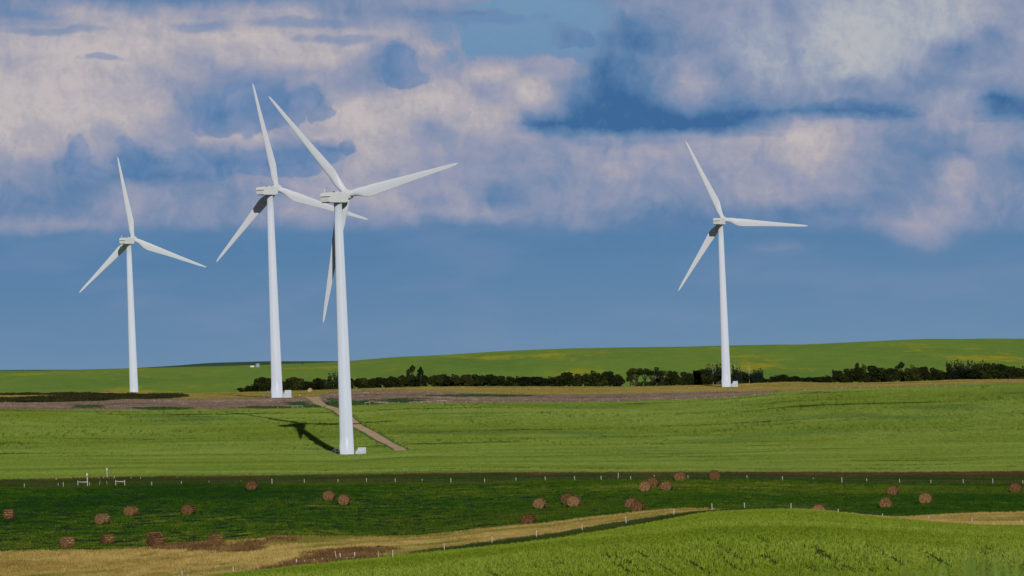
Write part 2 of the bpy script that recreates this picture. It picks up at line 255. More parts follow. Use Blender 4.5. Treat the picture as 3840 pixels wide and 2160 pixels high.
# ------------------------------------------------------------------ terrain
# each line: name, photo outline points (3840 wide), distances
def L(pts, D): return pts, D
LINES = [
 ('A1', L([(0, 2600)], [(0, 300)])),
 ('A2', L([(0, 2400), (900, 2290), (1500, 2240), (2100, 2185), (3000, 2160), (3840, 2175)], [(0, 520), (3840, 530)])),
 ('A2b', L([(0, 2330), (900, 2190), (1500, 2140), (2100, 2075), (2700, 2020), (3000, 2020), (3840, 2060)], [(0, 552), (3840, 556)])),
 ('A3', L([(0, 2277), (500, 2212), (880, 2167), (1100, 2132), (1300, 2107), (1500, 2090), (1700, 2069), (1900, 2050), (2100, 2025), (2200, 2007), (2350, 1985), (2500, 1957), (2600, 1939), (2700, 1927), (2840, 1918), (2960, 1919), (3080, 1927), (3200, 1939), (3330, 1952), (3500, 1965), (3650, 1977), (3840, 1980)], [(0, 740), (1500, 760), (3840, 750)])),
 ('B', L([(0, 2075), (250, 2070), (450, 2068), (621, 2053), (834, 2038), (900, 2032), (1100, 2016), (1290, 2018), (1480, 2018), (1650, 2010), (1750, 1997), (1900, 1980), (2055, 1968), (2172, 1952), (2249, 1943), (2346, 1933), (2482, 1917), (2599, 1913), (2800, 1924), (3000, 1938), (3200, 1946), (3383, 1946), (3539, 1937), (3694, 1930), (3840, 1928)], [(0, 840)])),
 ('C', L([(0, 1829), (240, 1826), (570, 1822), (1020, 1816), (1270, 1811), (1800, 1809), (1935, 1805), (2155, 1801), (2400, 1798), (2800, 1799), (2950, 1802), (3157, 1811), (3400, 1812), (3840, 1816)], [(0, 1020)])),
 ('Dd', L([(0, 1807), (194, 1804), (388, 1799), (660, 1795), (1000, 1792), (1288, 1788.5), (1676, 1783), (1900, 1781), (2900, 1779.6), (3422, 1780), (3840, 1776)], [(0, 1110)])),
 ('T', L([(0, 1715), (1306, 1707), (1525, 1694), (2500, 1682), (3840, 1660)], [(0, 1668)])),
 ('E', L([(0, 1537), (194, 1539.7), (582, 1541.6), (1000, 1536), (1210, 1532), (1327, 1524), (1482, 1516), (1900, 1512), (2172, 1512.5), (2405, 1506.7), (2700, 1496), (2900, 1480), (2953, 1473), (3085, 1464), (3228, 1459), (3438, 1454), (3585, 1447.6), (3840, 1440)], [(0, 1930)])),
 ('F', L([(0, 1512.5), (194, 1510.5), (388, 1505), (466, 1499), (776, 1498), (1000, 1494), (1148, 1492), (1203, 1488), (1250, 1473), (1327, 1467), (1482, 1468), (1638, 1470), (1900, 1479.5), (2172, 1482), (2405, 1476), (2700, 1470), (2900, 1468), (2953, 1468), (3085, 1461), (3228, 1456.5), (3438, 1452), (3585, 1445.6), (3840, 1438)], [(0, 2090)])),
 ('P', L([(0, 1495), (600, 1488), (900, 1483), (1200, 1475), (1327, 1463.5), (1900, 1461), (2724, 1453), (2900, 1448), (3228, 1448), (3840, 1432)], [(0, 2250), (900, 2300), (1327, 2560), (1900, 2600)])),
 ('G', L([(0, 1479.5), (194, 1477.6), (388, 1470), (582, 1475), (699, 1477), (908, 1472), (1327, 1460), (1560, 1452), (1900, 1450), (2366, 1451.5), (2482, 1448.5), (2638, 1445), (2900, 1435), (2956, 1432), (3112, 1437), (3228, 1436), (3422, 1432), (3578, 1425), (3840, 1423)], [(0, 2400), (700, 2420), (1100, 2600), (1400, 2680)])),
 ('H', L([(0, 1505), (600, 1504), (800, 1492), (1000, 1477), (1327, 1464), (1560, 1456), (2366, 1455), (2900, 1440), (3228, 1440), (3840, 1428)], [(0, 2715), (900, 2760)])),
 ('I', L([(0, 1390), (388, 1389), (485, 1382.5), (776, 1375), (970, 1370), (1055, 1365.5), (1265, 1357), (1319, 1352.6), (1482, 1338.6), (1676, 1330), (1900, 1315.5), (2172, 1305), (2405, 1301.7), (2560, 1300), (2700, 1296), (2900, 1292), (2995, 1292), (3189, 1283.5), (3422, 1272.6), (3519, 1270), (3597, 1272), (3694, 1269), (3840, 1270.6)], [(0, 3700), (3840, 4000)])),
 ('I2', L([(0, 1393), (1265, 1362), (1482, 1343), (1900, 1320), (2405, 1307), (3189, 1289), (3840, 1276)], [(0, 4100), (3840, 4400)])),
 ('J', L([(0, 1387.5), (388, 1385.5), (505, 1380), (660, 1371), (776, 1361), (1000, 1354.5), (1265, 1354.5), (1400, 1352), (1900, 1325), (2405, 1312), (3189, 1300), (3840, 1285)], [(0, 5600)])),
 ('Z', L([(0, 1520), (3840, 1400)], [(0, 7500)])),
]
NAMES = [n for n, _ in LINES]
UG = np.linspace(-0.36, 0.36, 1441)
Wl, Yl = [], []
for n, (pts, D) in LINES:
    uw = np.array([pdir(*p) for p in pts]); ud = np.array([pdir(x, 1500)[0] for x, _ in D])
    w_ = np.interp(UG, uw[:, 0], uw[:, 1])
    k = np.ones(7) / 7; wp = np.convolve(np.pad(w_, 3, 'edge'), k, 'valid')
    y_ = np.interp(UG, ud, [d for _, d in D])
    y_ = np.convolve(np.pad(y_, 10, 'edge'), np.ones(21) / 21, 'valid')
    Wl.append(wp); Yl.append(y_)
Wl = np.array(Wl); Yl = np.array(Yl); Zl = Wl * Yl
# monotone cubic through the lines of each column
hh = np.diff(Yl, axis=0); dd = np.diff(Zl, axis=0) / hh
Ml = np.zeros_like(Zl)
a_, b_ = dd[:-1], dd[1:]
same = (a_ * b_) > 0
w1 = 2 * hh[1:] + hh[:-1]; w2 = hh[1:] + 2 * hh[:-1]
with np.errstate(divide='ignore', invalid='ignore'):
    Ml[1:-1] = np.where(same, (w1 + w2) / (w1 / a_ + w2 / b_), 0)
Ml[0] = dd[0]; Ml[-1] = dd[-1]
def col_height(ci, Y):
    """height in column ci (array of ints) at depth Y"""
    Yc = Yl[:, ci]; k = np.clip((Y[None] >= Yc).sum(0) - 1, 0, len(LINES) - 2)
    ar = np.arange(len(ci)) if False else None
    g = lambda A: A[k, ci]; g1 = lambda A: A[k + 1, ci]
    h = g1(Yl) - g(Yl); t = np.clip((Y - g(Yl)) / h, 0, 1)
    return (g(Zl) * (2 * t**3 - 3 * t**2 + 1) + g(Ml) * h * (t**3 - 2 * t**2 + t) + g1(Zl) * (-2 * t**3 + 3 * t**2) + g1(Ml) * h * (t**3 - t**2))
def height(X, Y):
    X = np.atleast_1d(np.asarray(X, float)); Y = np.atleast_1d(np.asarray(Y, float))
    f = (X / Y - UG[0]) / (UG[1] - UG[0]); f = np.clip(f, 0, len(UG) - 1.001); i = f.astype(int); t = f - i
    return col_height(i, Y) * (1 - t) + col_height(i + 1, Y) * t
def lineY(name, u): return np.interp(u, UG, Yl[NAMES.index(name)])
def ground(x, y, ya=310, yb=5500):
    """photo pixel -> point of the terrain first met between depths ya and yb"""
    u, w = pdir(x, y); Y = np.linspace(ya, yb, 6000); h = height(u * Y, Y)
    k = np.nonzero(h - w * Y >= 0)[0]
    i = k[0] if len(k) else np.argmax(h / Y - w)
    return Vector((u * Y[i], Y[i], float(h[i])))

# ------------------------------------------------------------------ object helpers
def link(o, parent=None):
    COL.objects.link(o)
    if parent is not None: o.parent = parent
    return o
def mesh_obj(name, verts, faces, mat, parent=None, smooth=False, loc=None):
    me = bpy.data.meshes.new(name)
    if isinstance(verts, np.ndarray) and isinstance(faces, np.ndarray):
        me.vertices.add(len(verts)); me.vertices.foreach_set('co', verts.astype(np.float32).ravel())
        k = faces.shape[1]
        me.loops.add(faces.size); me.loops.foreach_set('vertex_index', faces.astype(np.int32).ravel())
        me.polygons.add(len(faces)); me.polygons.foreach_set('loop_start', (np.arange(len(faces)) * k).astype(np.int32))
        me.update(calc_edges=True); me.validate()
    else:
        me.from_pydata([tuple(v) for v in verts], [], [tuple(f) for f in faces]); me.update()
    if smooth: me.polygons.foreach_set('use_smooth', [True] * len(me.polygons))
    me.materials.append(mat)
    o = bpy.data.objects.new(name, me)
    if loc is not None: o.location = loc
    return link(o, parent)
class MB:
    """collects shapes into one mesh"""
    def __init__(s): s.v = []; s.f = []
    def add(s, v, f):
        b = len(s.v); s.v += [tuple(p) for p in v]; s.f += [tuple(i + b for i in q) for q in f]
    def box(s, c, d, rz=0, bev=0.0):
        bm = bmesh.new(); bmesh.ops.create_cube(bm, size=1)
        bmesh.ops.scale(bm, vec=d, verts=bm.verts)
        if bev: bmesh.ops.bevel(bm, geom=bm.edges[:], offset=bev, segments=2, affect='EDGES', profile=0.5)
        bmesh.ops.rotate(bm, matrix=Matrix.Rotation(rz, 3, 'Z'), verts=bm.verts); bmesh.ops.translate(bm, vec=c, verts=bm.verts)
        bm.verts.index_update(); s.add([v.co[:] for v in bm.verts], [[v.index for v in f.verts] for f in bm.faces]); bm.free()
    def tube(s, pts, rs, n=8, caps=True):
        pts = [Vector(p) for p in pts]
        if not hasattr(rs, '__len__'): rs = [rs] * len(pts)
        rings = []
        for i, p in enumerate(pts):
            d = (pts[min(i + 1, len(pts) - 1)] - pts[max(i - 1, 0)]).normalized()
            a = d.cross(Vector((0, 0, 1)) if abs(d.z) < 0.9 else Vector((1, 0, 0))).normalized(); b = d.cross(a)
            rings.append([p + (a * math.cos(2 * math.pi * k / n) + b * math.sin(2 * math.pi * k / n)) * rs[i] for k in range(n)])
        v = [q for r in rings for q in r]
        f = [(i * n + k, i * n + (k + 1) % n, (i + 1) * n + (k + 1) % n, (i + 1) * n + k) for i in range(len(pts) - 1) for k in range(n)]
        if caps: f += [tuple(range(n))[::-1], tuple((len(pts) - 1) * n + k for k in range(n))]
        s.add(v, f)
    def build(s, name, mat, parent=None, smooth=False, loc=None): return mesh_obj(name, s.v, s.f, mat, parent, smooth, loc)
def tag(o, label, cat, group=None, kind=None):
    if label: o['label'] = label
    if cat: o['category'] = cat
    if group: o['group'] = group
    if kind: o['kind'] = kind
    return o
def empty(name, loc, rz=0.0):
    o = bpy.data.objects.new(name, None); o.location = loc; o.rotation_euler = (0, 0, rz); o.empty_display_size = 0.5
    return link(o)
def copy_tree(o, parent=None):
    c = o.copy(); link(c)
    if parent is not None: c.parent = parent
    for ch in list(o.children): copy_tree(ch, c)
    return c

# ------------------------------------------------------------------ materials
def material(name):
    m = bpy.data.materials.new(name); m.use_nodes = True; m.node_tree.nodes.clear()
    return m, NT(m.node_tree)
def finish(T, color, rough=0.8, spec=0.2, transl=0.0, bump=None, bdist=0.05):
    out = T.node('ShaderNodeOutputMaterial')
    p = T.node('ShaderNodeBsdfPrincipled'); T.put(p.inputs['Base Color'], color); T.put(p.inputs['Roughness'], rough)
    T.put(p.inputs['Specular IOR Level'], spec)
    if bump is not None:
        b = T.node('ShaderNodeBump'); b.inputs['Distance'].default_value = bdist; T.put(b.inputs['Height'], bump); T.l.new(b.outputs[0], p.inputs['Normal'])
    if transl:
        t = T.node('ShaderNodeBsdfTranslucent'); T.put(t.inputs['Color'], color)
        mx = T.node('ShaderNodeMixShader'); mx.inputs[0].default_value = transl
        T.l.new(p.outputs[0], mx.inputs[1]); T.l.new(t.outputs[0], mx.inputs[2]); T.l.new(mx.outputs[0], out.inputs[0])
    else: T.l.new(p.outputs[0], out.inputs[0])
def wpos(T): return T.node('ShaderNodeNewGeometry').outputs['Position']
def flat_pos(T, sx=1, sy=1, sz=0):
    return T.vmath('MULTIPLY', wpos(T), (sx, sy, sz))
def var_mat(name, stops, scales=((0.02, 0.5), (0.12, 0.5)), stretch=(1, 1), rough=0.85, transl=0.0, extra=None, spec=0.1, lo=0.33, hi=0.67):
    """colour wandering between stops with noise laid out in world metres"""
    m, T = material(name); P = flat_pos(T, *stretch)
    acc = None
    for sc_, wt in scales:
        n = T.math('MULTIPLY', T.noise(P, sc_, 4, 0.6), wt)
        acc = n if acc is None else T.math('ADD', acc, n)
    tot = sum(w for _, w in scales)
    f = T.smooth(T.math('DIVIDE', acc, tot), lo, hi, kind='LINEAR')
    col = T.ramp(f, stops)
    if extra: col = extra(T, col)
    finish(T, col, rough, spec, transl)
    return m
def streaks(T, col, scale, stretch, a, b, dark, amt):
    n = T.noise(flat_pos(T, *stretch), scale, 3, 0.6, 0.4)
    return T.mix(T.math('MULTIPLY', T.smooth(n, a, b), amt), col, dark)

WHEAT = [(0.0, (0.115, 0.172, 0.018)), (0.35, (0.165, 0.232, 0.028)), (0.65, (0.215, 0.292, 0.055)), (1.0, (0.250, 0.300, 0.040))]
def wheat_extra(T, col):
    col = streaks(T, col, 0.02, (0.6, 1.4), 0.52, 0.66, (0.095, 0.160, 0.036), 0.65)     # blue-green swathes
    col = streaks(T, col, 0.035, (0.45, 1.6), 0.58, 0.66, (0.17, 0.215, 0.020), 0.6)    # yellower swathes
    col = streaks(T, col, 0.05, (0.14, 2.0), 0.60, 0.67, (0.022, 0.050, 0.008), 0.9)   # dark lodged streaks
    zone = T.smooth(T.noise(flat_pos(T, 1, 1.3), 0.022, 3, 0.55), 0.50, 0.60)           # drill marks in patches
    lines = T.smooth(T.noise(flat_pos(T, 3.2, 0.22), 0.28, 2, 0.5), 0.52, 0.62)
    return T.mix(T.math('MULTIPLY', T.math('MULTIPLY', zone, lines), 0.5), col, (0.030, 0.070, 0.014))
M = {}
M['wheat'] = var_mat('wheat_leaf', WHEAT, ((0.012, 0.45), (0.1, 0.25), (0.9, 0.3)), (0.7, 1.1), transl=0.25, extra=wheat_extra)
M['wheat_soil'] = var_mat('wheat_ground', [(0, (0.07, 0.12, 0.016)), (1, (0.12, 0.18, 0.03))], ((0.02, .5), (0.5, .5)))
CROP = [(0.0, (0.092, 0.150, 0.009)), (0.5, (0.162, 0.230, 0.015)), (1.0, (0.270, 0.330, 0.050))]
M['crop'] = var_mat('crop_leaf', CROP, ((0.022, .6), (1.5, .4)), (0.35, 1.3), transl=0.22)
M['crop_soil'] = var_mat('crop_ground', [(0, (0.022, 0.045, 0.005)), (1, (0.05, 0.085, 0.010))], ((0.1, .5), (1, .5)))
M['hay_grass'] = var_mat('hay_field_grass', [(0.0, (0.006, 0.028, 0.0015)), (0.36, (0.016, 0.056, 0.002)), (0.62, (0.045, 0.092, 0.004)), (1.0, (0.20, 0.19, 0.025))], ((0.010, 0.45), (0.20, 0.30), (0.9, 0.25)), (1.0, 0.8), transl=0.15, lo=0.36, hi=0.66, extra=lambda T, c: streaks(T, c, 0.012, (0.8, 1.0), 0.50, 0.62, (0.10, 0.125, 0.010), 0.45))
M['hay_soil'] = var_mat('hay_field_ground', [(0, (0.003, 0.016, 0.001)), (0.6, (0.008, 0.036, 0.002)), (1, (0.03, 0.055, 0.004))], ((0.02, .5), (0.4, .5)), (0.6, 1.4))
def verge_extra(T, col):
    col = streaks(T, col, 0.035, (0.7, 1.2), 0.52, 0.62, (0.13, 0.145, 0.016), 0.8)
    return streaks(T, col, 0.16, (0.8, 1.0), 0.58, 0.70, (0.10, 0.075, 0.022), 0.7)
VERGE = [(0, (0.17, 0.12, 0.025)), (0.4, (0.32, 0.23, 0.060)), (0.75, (0.50, 0.37, 0.13)), (1, (0.29, 0.25, 0.04))]
M['verge'] = var_mat('dry_grass', VERGE, ((0.03, .45), (0.5, .55)), (0.7, 1.2), transl=0.2, extra=verge_extra)
M['weed'] = var_mat('red_brown_weed', [(0, (0.06, 0.030, 0.012)), (0.5, (0.14, 0.075, 0.03)), (1, (0.30, 0.20, 0.07))], ((0.2, .5), (1, .5)), transl=0.15)
M['margin'] = var_mat('margin_grass', [(0, (0.012, 0.030, 0.004)), (0.5, (0.030, 0.050, 0.008)), (1, (0.06, 0.07, 0.012))], ((0.06, .5), (0.6, .5)), transl=0.15)
M['margin_brown'] = var_mat('brown_seed_grass', [(0, (0.030, 0.022, 0.008)), (0.5, (0.075, 0.046, 0.018)), (1, (0.14, 0.082, 0.035))], ((0.06, .5), (0.6, .5)), transl=0.15)
M['stubble'] = var_mat('stubble', [(0, (0.045, 0.042, 0.024)), (0.35, (0.135, 0.096, 0.070)), (0.7, (0.215, 0.155, 0.120)), (1, (0.50, 0.42, 0.34))], ((0.03, .3), (0.35, .7)), (0.5, 1.2), lo=0.32, hi=0.68,
    extra=lambda T, c: streaks(T, c, 0.035, (0.5, 1.5), 0.60, 0.70, (0.030, 0.055, 0.018), 0.85))
M['dry'] = var_mat('ochre_grass', [(0, (0.018, 0.030, 0.005)), (0.28, (0.10, 0.10, 0.014)), (0.6, (0.25, 0.19, 0.05)), (1, (0.42, 0.31, 0.12))], ((0.03, .6), (0.2, .4)), (0.22, 1.8), lo=0.33, hi=0.66)
M['brush'] = var_mat('low_brush', [(0, (0.005, 0.006, 0.002)), (0.55, (0.018, 0.020, 0.005)), (1, (0.085, 0.078, 0.015))], ((0.08, .5), (0.5, .5)))
def canola_extra(T, col):
    n = T.noise(flat_pos(T, 2.2, 0.55), 0.008, 4, 0.55, 0.3)
    fl = T.noise(flat_pos(T, 2.5, 0.5), 0.06, 5, 0.65)
    k = T.smooth(T.math('ADD', T.math('MULTIPLY', n, 0.65), T.math('MULTIPLY', fl, 0.35)), 0.52, 0.64)
    col = T.mix(T.math('MULTIPLY', k, 0.85), col, (0.42, 0.36, 0.006))
    wv = T.node('ShaderNodeTexWave', wave_type='BANDS', bands_direction='X'); T.put(wv.inputs['Vector'], T.vmath('ADD', flat_pos(T, 1, 0.16), (14, 0, 0))); wv.inputs['Scale'].default_value = 0.0042; wv.inputs['Distortion'].default_value = 0.25; wv.inputs['Detail'].default_value = 1
    ln = T.math('MULTIPLY', T.smooth(wv.outputs['Fac'], 0.997, 1.0), T.smooth(fl, 0.42, 0.62))
    col = T.mix(T.math('MULTIPLY', ln, 0.45), col, (0.26, 0.26, 0.01))
    return col
M['canola'] = var_mat('canola_field', [(0, (0.105, 0.195, 0.024)), (0.5, (0.165, 0.275, 0.032)), (1, (0.24, 0.325, 0.026))], ((0.005, .35), (0.04, .25), (0.22, .40)), (2.2, 0.5), extra=canola_extra, rough=0.9)
M['ridge'] = var_mat('far_ridge', [(0, (0.032, 0.072, 0.030)), (1, (0.060, 0.110, 0.045))], ((0.006, .5), (0.05, .5)), (0.4, 1.5))
M['green_weed'] = var_mat('green_weed', [(0, (0.015, 0.040, 0.012)), (0.6, (0.030, 0.075, 0.020)), (1, (0.07, 0.12, 0.03))], ((0.2, .5), (0.8, .5)), transl=0.15)
M['road'] = var_mat('dirt_road', [(0, (0.40, 0.265, 0.145)), (0.5, (0.50, 0.345, 0.20)), (1, (0.60, 0.43, 0.27))], ((0.15, .5), (1.2, .5)), (1, 0.6))
M['near'] = var_mat('near_hill_ground', [(0, (0.07, 0.12, 0.02)), (1, (0.12, 0.17, 0.03))], ((0.3, .5), (3, .5)))
M['blade_grass'] = var_mat('tall_grass_blade', [(0, (0.10, 0.16, 0.02)), (1, (0.19, 0.27, 0.05))], ((2, .5), (9, .5)), transl=0.3)
def white_mat(name, c, dirt, sc_=0.35, rough=0.45):
    m, T = material(name)
    tc = T.node('ShaderNodeTexCoord').outputs['Object']
    n = T.noise(T.vmath('MULTIPLY', tc, (1, 1, 0.12)), sc_, 6, 0.65); n2 = T.noise(tc, 2.5, 5, 0.7)
    k = T.math('MULTIPLY', T.smooth(n, 0.45, 0.8), 0.35)
    k = T.math('ADD', k, T.math('MULTIPLY', T.smooth(n2, 0.68, 0.74), 0.45))
    finish(T, T.mix(k, c, dirt), rough, 0.35)
    m.node_tree.nodes['Principled BSDF'].inputs['Diffuse Roughness'].default_value = 0.7
    return m
M['tower'] = white_mat('tower_paint', (0.475, 0.515, 0.60), (0.385, 0.41, 0.46))
M['blade'] = white_mat('blade_paint', (0.48, 0.505, 0.56), (0.42, 0.435, 0.47))
M['nacelle'] = white_mat('nacelle_paint', (0.44, 0.465, 0.48), (0.36, 0.37, 0.37), 0.6)
M['cabinet'] = white_mat('cabinet_paint', (0.40, 0.45, 0.50), (0.30, 0.31, 0.33), 1.2)
M['steel'] = white_mat('grey_steel', (0.14, 0.145, 0.155), (0.1, 0.1, 0.1), 3)
M['dark'] = white_mat('dark_gap', (0.012, 0.013, 0.016), (0.02, 0.02, 0.02), 3, 0.7)
M['concrete'] = white_mat('concrete', (0.42, 0.36, 0.27), (0.33, 0.28, 0.2), 1.5, 0.9)
M['post'] = white_mat('weathered_white_wood', (0.40, 0.38, 0.35), (0.26, 0.24, 0.21), 4, 0.85)
M['post_grey'] = white_mat('weathered_grey_wood', (0.40, 0.34, 0.26), (0.26, 0.22, 0.17), 4, 0.9)
M['wire'] = white_mat('fence_wire', (0.25, 0.24, 0.23), (0.2, 0.15, 0.12), 4, 0.6)
M['tank'] = white_mat('white_tank_paint', (0.50, 0.50, 0.50), (0.40, 0.38, 0.36), 2)
M['shed'] = white_mat('galvanised_sheet', (0.22, 0.28, 0.34), (0.2, 0.23, 0.26), 2)
def leaf_mat(name, stops):
    m, T = material(name); oi = T.node('ShaderNodeObjectInfo')
    f = T.math('ADD', T.math('MULTIPLY', T.noise(wpos(T), 0.7, 4, 0.65), 0.75), T.math('MULTIPLY', oi.outputs['Random'], 0.25))
    finish(T, T.ramp(T.smooth(f, 0.3, 0.75, kind='LINEAR'), stops), 0.8, 0.1, 0.12)
    return m
M['leaf'] = leaf_mat('dark_foliage', [(0, (0.005, 0.008, 0.003)), (0.5, (0.018, 0.025, 0.005)), (1, (0.055, 0.058, 0.010))])
M['leaf_blue'] = leaf_mat('spruce_foliage', [(0, (0.005, 0.008, 0.006)), (0.5, (0.010, 0.016, 0.010)), (1, (0.022, 0.030, 0.014))])
M['leaf_green'] = leaf_mat('shrub_foliage', [(0, (0.02, 0.045, 0.01)), (0.5, (0.035, 0.085, 0.018)), (1, (0.07, 0.14, 0.03))])
M['bark'] = var_mat('bark', [(0, (0.012, 0.010, 0.008)), (1, (0.045, 0.038, 0.030))], ((0.8, .5), (4, .5)))
M['bark_pale'] = var_mat('dead_bark', [(0, (0.22, 0.20, 0.17)), (1, (0.40, 0.36, 0.31))], ((0.8, .5), (4, .5)))
def straw_mat():
    m, T = material('straw')
    tc = T.node('ShaderNodeTexCoord').outputs['Object']; oi = T.node('ShaderNodeObjectInfo').outputs['Random']
    sp = T.node('ShaderNodeSeparateXYZ'); T.l.new(tc, sp.inputs[0])
    r = T.math('POWER', T.math('ADD', T.math('MULTIPLY', sp.outputs[1], sp.outputs[1]), T.math('MULTIPLY', sp.outputs[2], sp.outputs[2])), 0.5)
    off = T.vmath('ADD', tc, T.node('ShaderNodeCombineXYZ').outputs[0])
    n = T.noise(T.vmath('MULTIPLY', tc, (1.0, 3.0, 3.0)), 3.0, 6, 0.7)
    rings = T.math('SINE', T.math('ADD', T.math('MULTIPLY', r, 34), T.math('MULTIPLY', n, 14)))
    f = T.math('ADD', T.math('MULTIPLY', n, 0.95), T.math('MULTIPLY', rings, 0.16))
    f = T.math('ADD', f, T.math('MULTIPLY', T.math('SUBTRACT', oi, 0.5), 0.12))
    c = T.ramp(T.smooth(f, 0.28, 0.74, kind='LINEAR'), [(0, (0.030, 0.014, 0.006)), (0.4, (0.100, 0.049, 0.020)), (0.72, (0.180, 0.096, 0.040)), (1, (0.42, 0.28, 0.13))])
    finish(T, c, 0.9, 0.1, 0, n, 0.12)
    return m
M['straw'] = straw_mat()
M['straw_pale'] = var_mat('pale_straw', [(0, (0.30, 0.18, 0.08)), (1, (0.50, 0.33, 0.17))], ((0.8, .5), (3, .5)))

# ------------------------------------------------------------------ ground sheets
def sheet(name, a, b, rows, mat, label, step=3, amp=0.0):
    ia, ib = NAMES.index(a), NAMES.index(b)
    cols = np.arange(0, len(UG), step); Ys = []
    for k in range(ia, ib):
        n = max(2, rows // (ib - ia)); t = np.linspace(0, 1, n, endpoint=(k == ib - 1))
        Ys += [Yl[k, cols] * (1 - s) + Yl[k + 1, cols] * s for s in t]
    Ys = np.array(Ys); R_, C_ = Ys.shape
    Z = np.array([col_height(cols, Ys[r]) for r in range(R_)])
    V = np.stack([UG[cols][None] * Ys, Ys, Z], -1).reshape(-1, 3)
    i = np.arange(R_ - 1)[:, None] * C_ + np.arange(C_ - 1)[None]; i = i.ravel()
    F = np.stack([i, i + 1, i + C_ + 1, i + C_], 1)
    o = mesh_obj(name, V, F, mat, smooth=True)
    return tag(o, label, name.replace('_', ' '), kind='structure')
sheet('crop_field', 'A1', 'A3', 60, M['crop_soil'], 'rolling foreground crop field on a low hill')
sheet('grass_verge', 'A3', 'B', 16, M['verge'], 'strip of dry tan grass along the foreground fence')
sheet('hay_field', 'B', 'C', 30, M['hay_soil'], 'mown dark green hay field dotted with bales')
sheet('field_margin', 'C', 'Dd', 12, M['margin'], 'rough grass margin between hay field and wheat')
sheet('wheat_field', 'Dd', 'E', 60, M['wheat_soil'], 'broad mid green wheat field around the nearest turbine')
sheet('stubble_field', 'E', 'F', 12, M['stubble'], 'purple brown stubble strip behind the wheat')
sheet('pasture', 'F', 'G', 24, M['dry'], 'ochre dry grass strip in front of the trees')
sheet('canola_field', 'G', 'I2', 70, M['canola'], 'long canola hillside with yellow bloom patches')
sheet('far_ridge', 'I2', 'Z', 20, M['ridge'], 'dark green ridge on the horizon at left')
# hill the photographer stands on
xs = np.linspace(-115, 115, 60); ys = np.linspace(-60, 300, 90)
zprof = np.interp(ys, [-60, 0, 12, 60, 150, 300], [-1.6, -1.7, -1.8, -3.0, -7.5, -16.4])
X_, Y_ = np.meshgrid(xs, ys); w300 = pdir(0, 2600)
edge = np.interp(X_ / 300, UG, Zl[0]); Zg = zprof[:, None] + np.clip((Y_ - 150) / 150, 0, 1) * (edge - (-16.4)) 
i = (np.arange(len(ys) - 1)[:, None] * len(xs) + np.arange(len(xs) - 1)[None]).ravel()
near_o = mesh_obj('near_hill', np.stack([X_, Y_, Zg], -1).reshape(-1, 3), np.stack([i, i + 1, i + len(xs) + 1, i + len(xs)], 1), M['near'], smooth=True)
tag(near_o, 'grassy hillside at the viewpoint', 'hill', kind='structure')
mb = MB(); n = 64
mb.add([(40000 * math.cos(2 * math.pi * k / n), 40000 * math.sin(2 * math.pi * k / n), -70) for k in range(n)], [tuple(range(n))])
tag(mb.build('ground', M['ridge']), 'prairie ground reaching the horizon', 'ground', kind='structure')

# dirt road: outline in the photo, laid on the ground
def draped(name, pairs, mat, label, lift=0.06, rng_=(1600, 2400), sub=14):
    Lp = [ground(*a, *rng_) for a, _ in pairs]; Rp = [ground(*b, *rng_) for _, b in pairs]
    V, F = [], []; nx = 5
    for k in range(len(pairs) - 1):
        for s in range(sub):
            t = s / sub
            a = Lp[k].lerp(Lp[k + 1], t); b = Rp[k].lerp(Rp[k + 1], t)
            V += [a.lerp(b, q / nx) for q in range(nx + 1)]
    V += [Lp[-1].lerp(Rp[-1], q / nx) for q in range(nx + 1)]
    V = np.array([v[:] for v in V]); V[:, 2] = height(V[:, 0], V[:, 1]) + lift
    nr = len(V) // (nx + 1)
    F = np.array([(r * (nx + 1) + q, r * (nx + 1) + q + 1, (r + 1) * (nx + 1) + q + 1, (r + 1) * (nx + 1) + q) for r in range(nr - 1) for q in range(nx)])
    o = mesh_obj(name, V, F, mat, smooth=True); tag(o, label, 'road', kind='structure')
    return [(p.x, p.y) for p in Lp] + [(p.x, p.y) for p in Rp[::-1]]
ROAD = draped('dirt_road', [((1480, 1694), (1530, 1691)), ((1476, 1684), (1516, 1680)), ((1450, 1668), (1480, 1665)), ((1416, 1653), (1445, 1643)), ((1366, 1622), (1400, 1617)), ((1329, 1604), (1360, 1598)), ((1275, 1562), (1330, 1572)), ((1249, 1540), (1292, 1542)), ((1211, 1527), (1264, 1530)), ((1179, 1514), (1230, 1521)), ((1160, 1500), (1209, 1508)), ((1148, 1493), (1200, 1494)), ((1110, 1488.5), (1199, 1486))], M['road'], 'pale brown dirt track climbing past the nearest turbine')
ROADN = np.array(ROAD)
def in_poly(px, py, poly):
    c = np.zeros(len(px), bool); j = len(poly) - 1
    for i in range(len(poly)):
        xi, yi = poly[i]; xj, yj = poly[j]
        hit = ((yi > py) != (yj > py)) & (px < (xj - xi) * (py - yi) / (yj - yi + 1e-12) + xi)
        c ^= hit; j = i
    return c

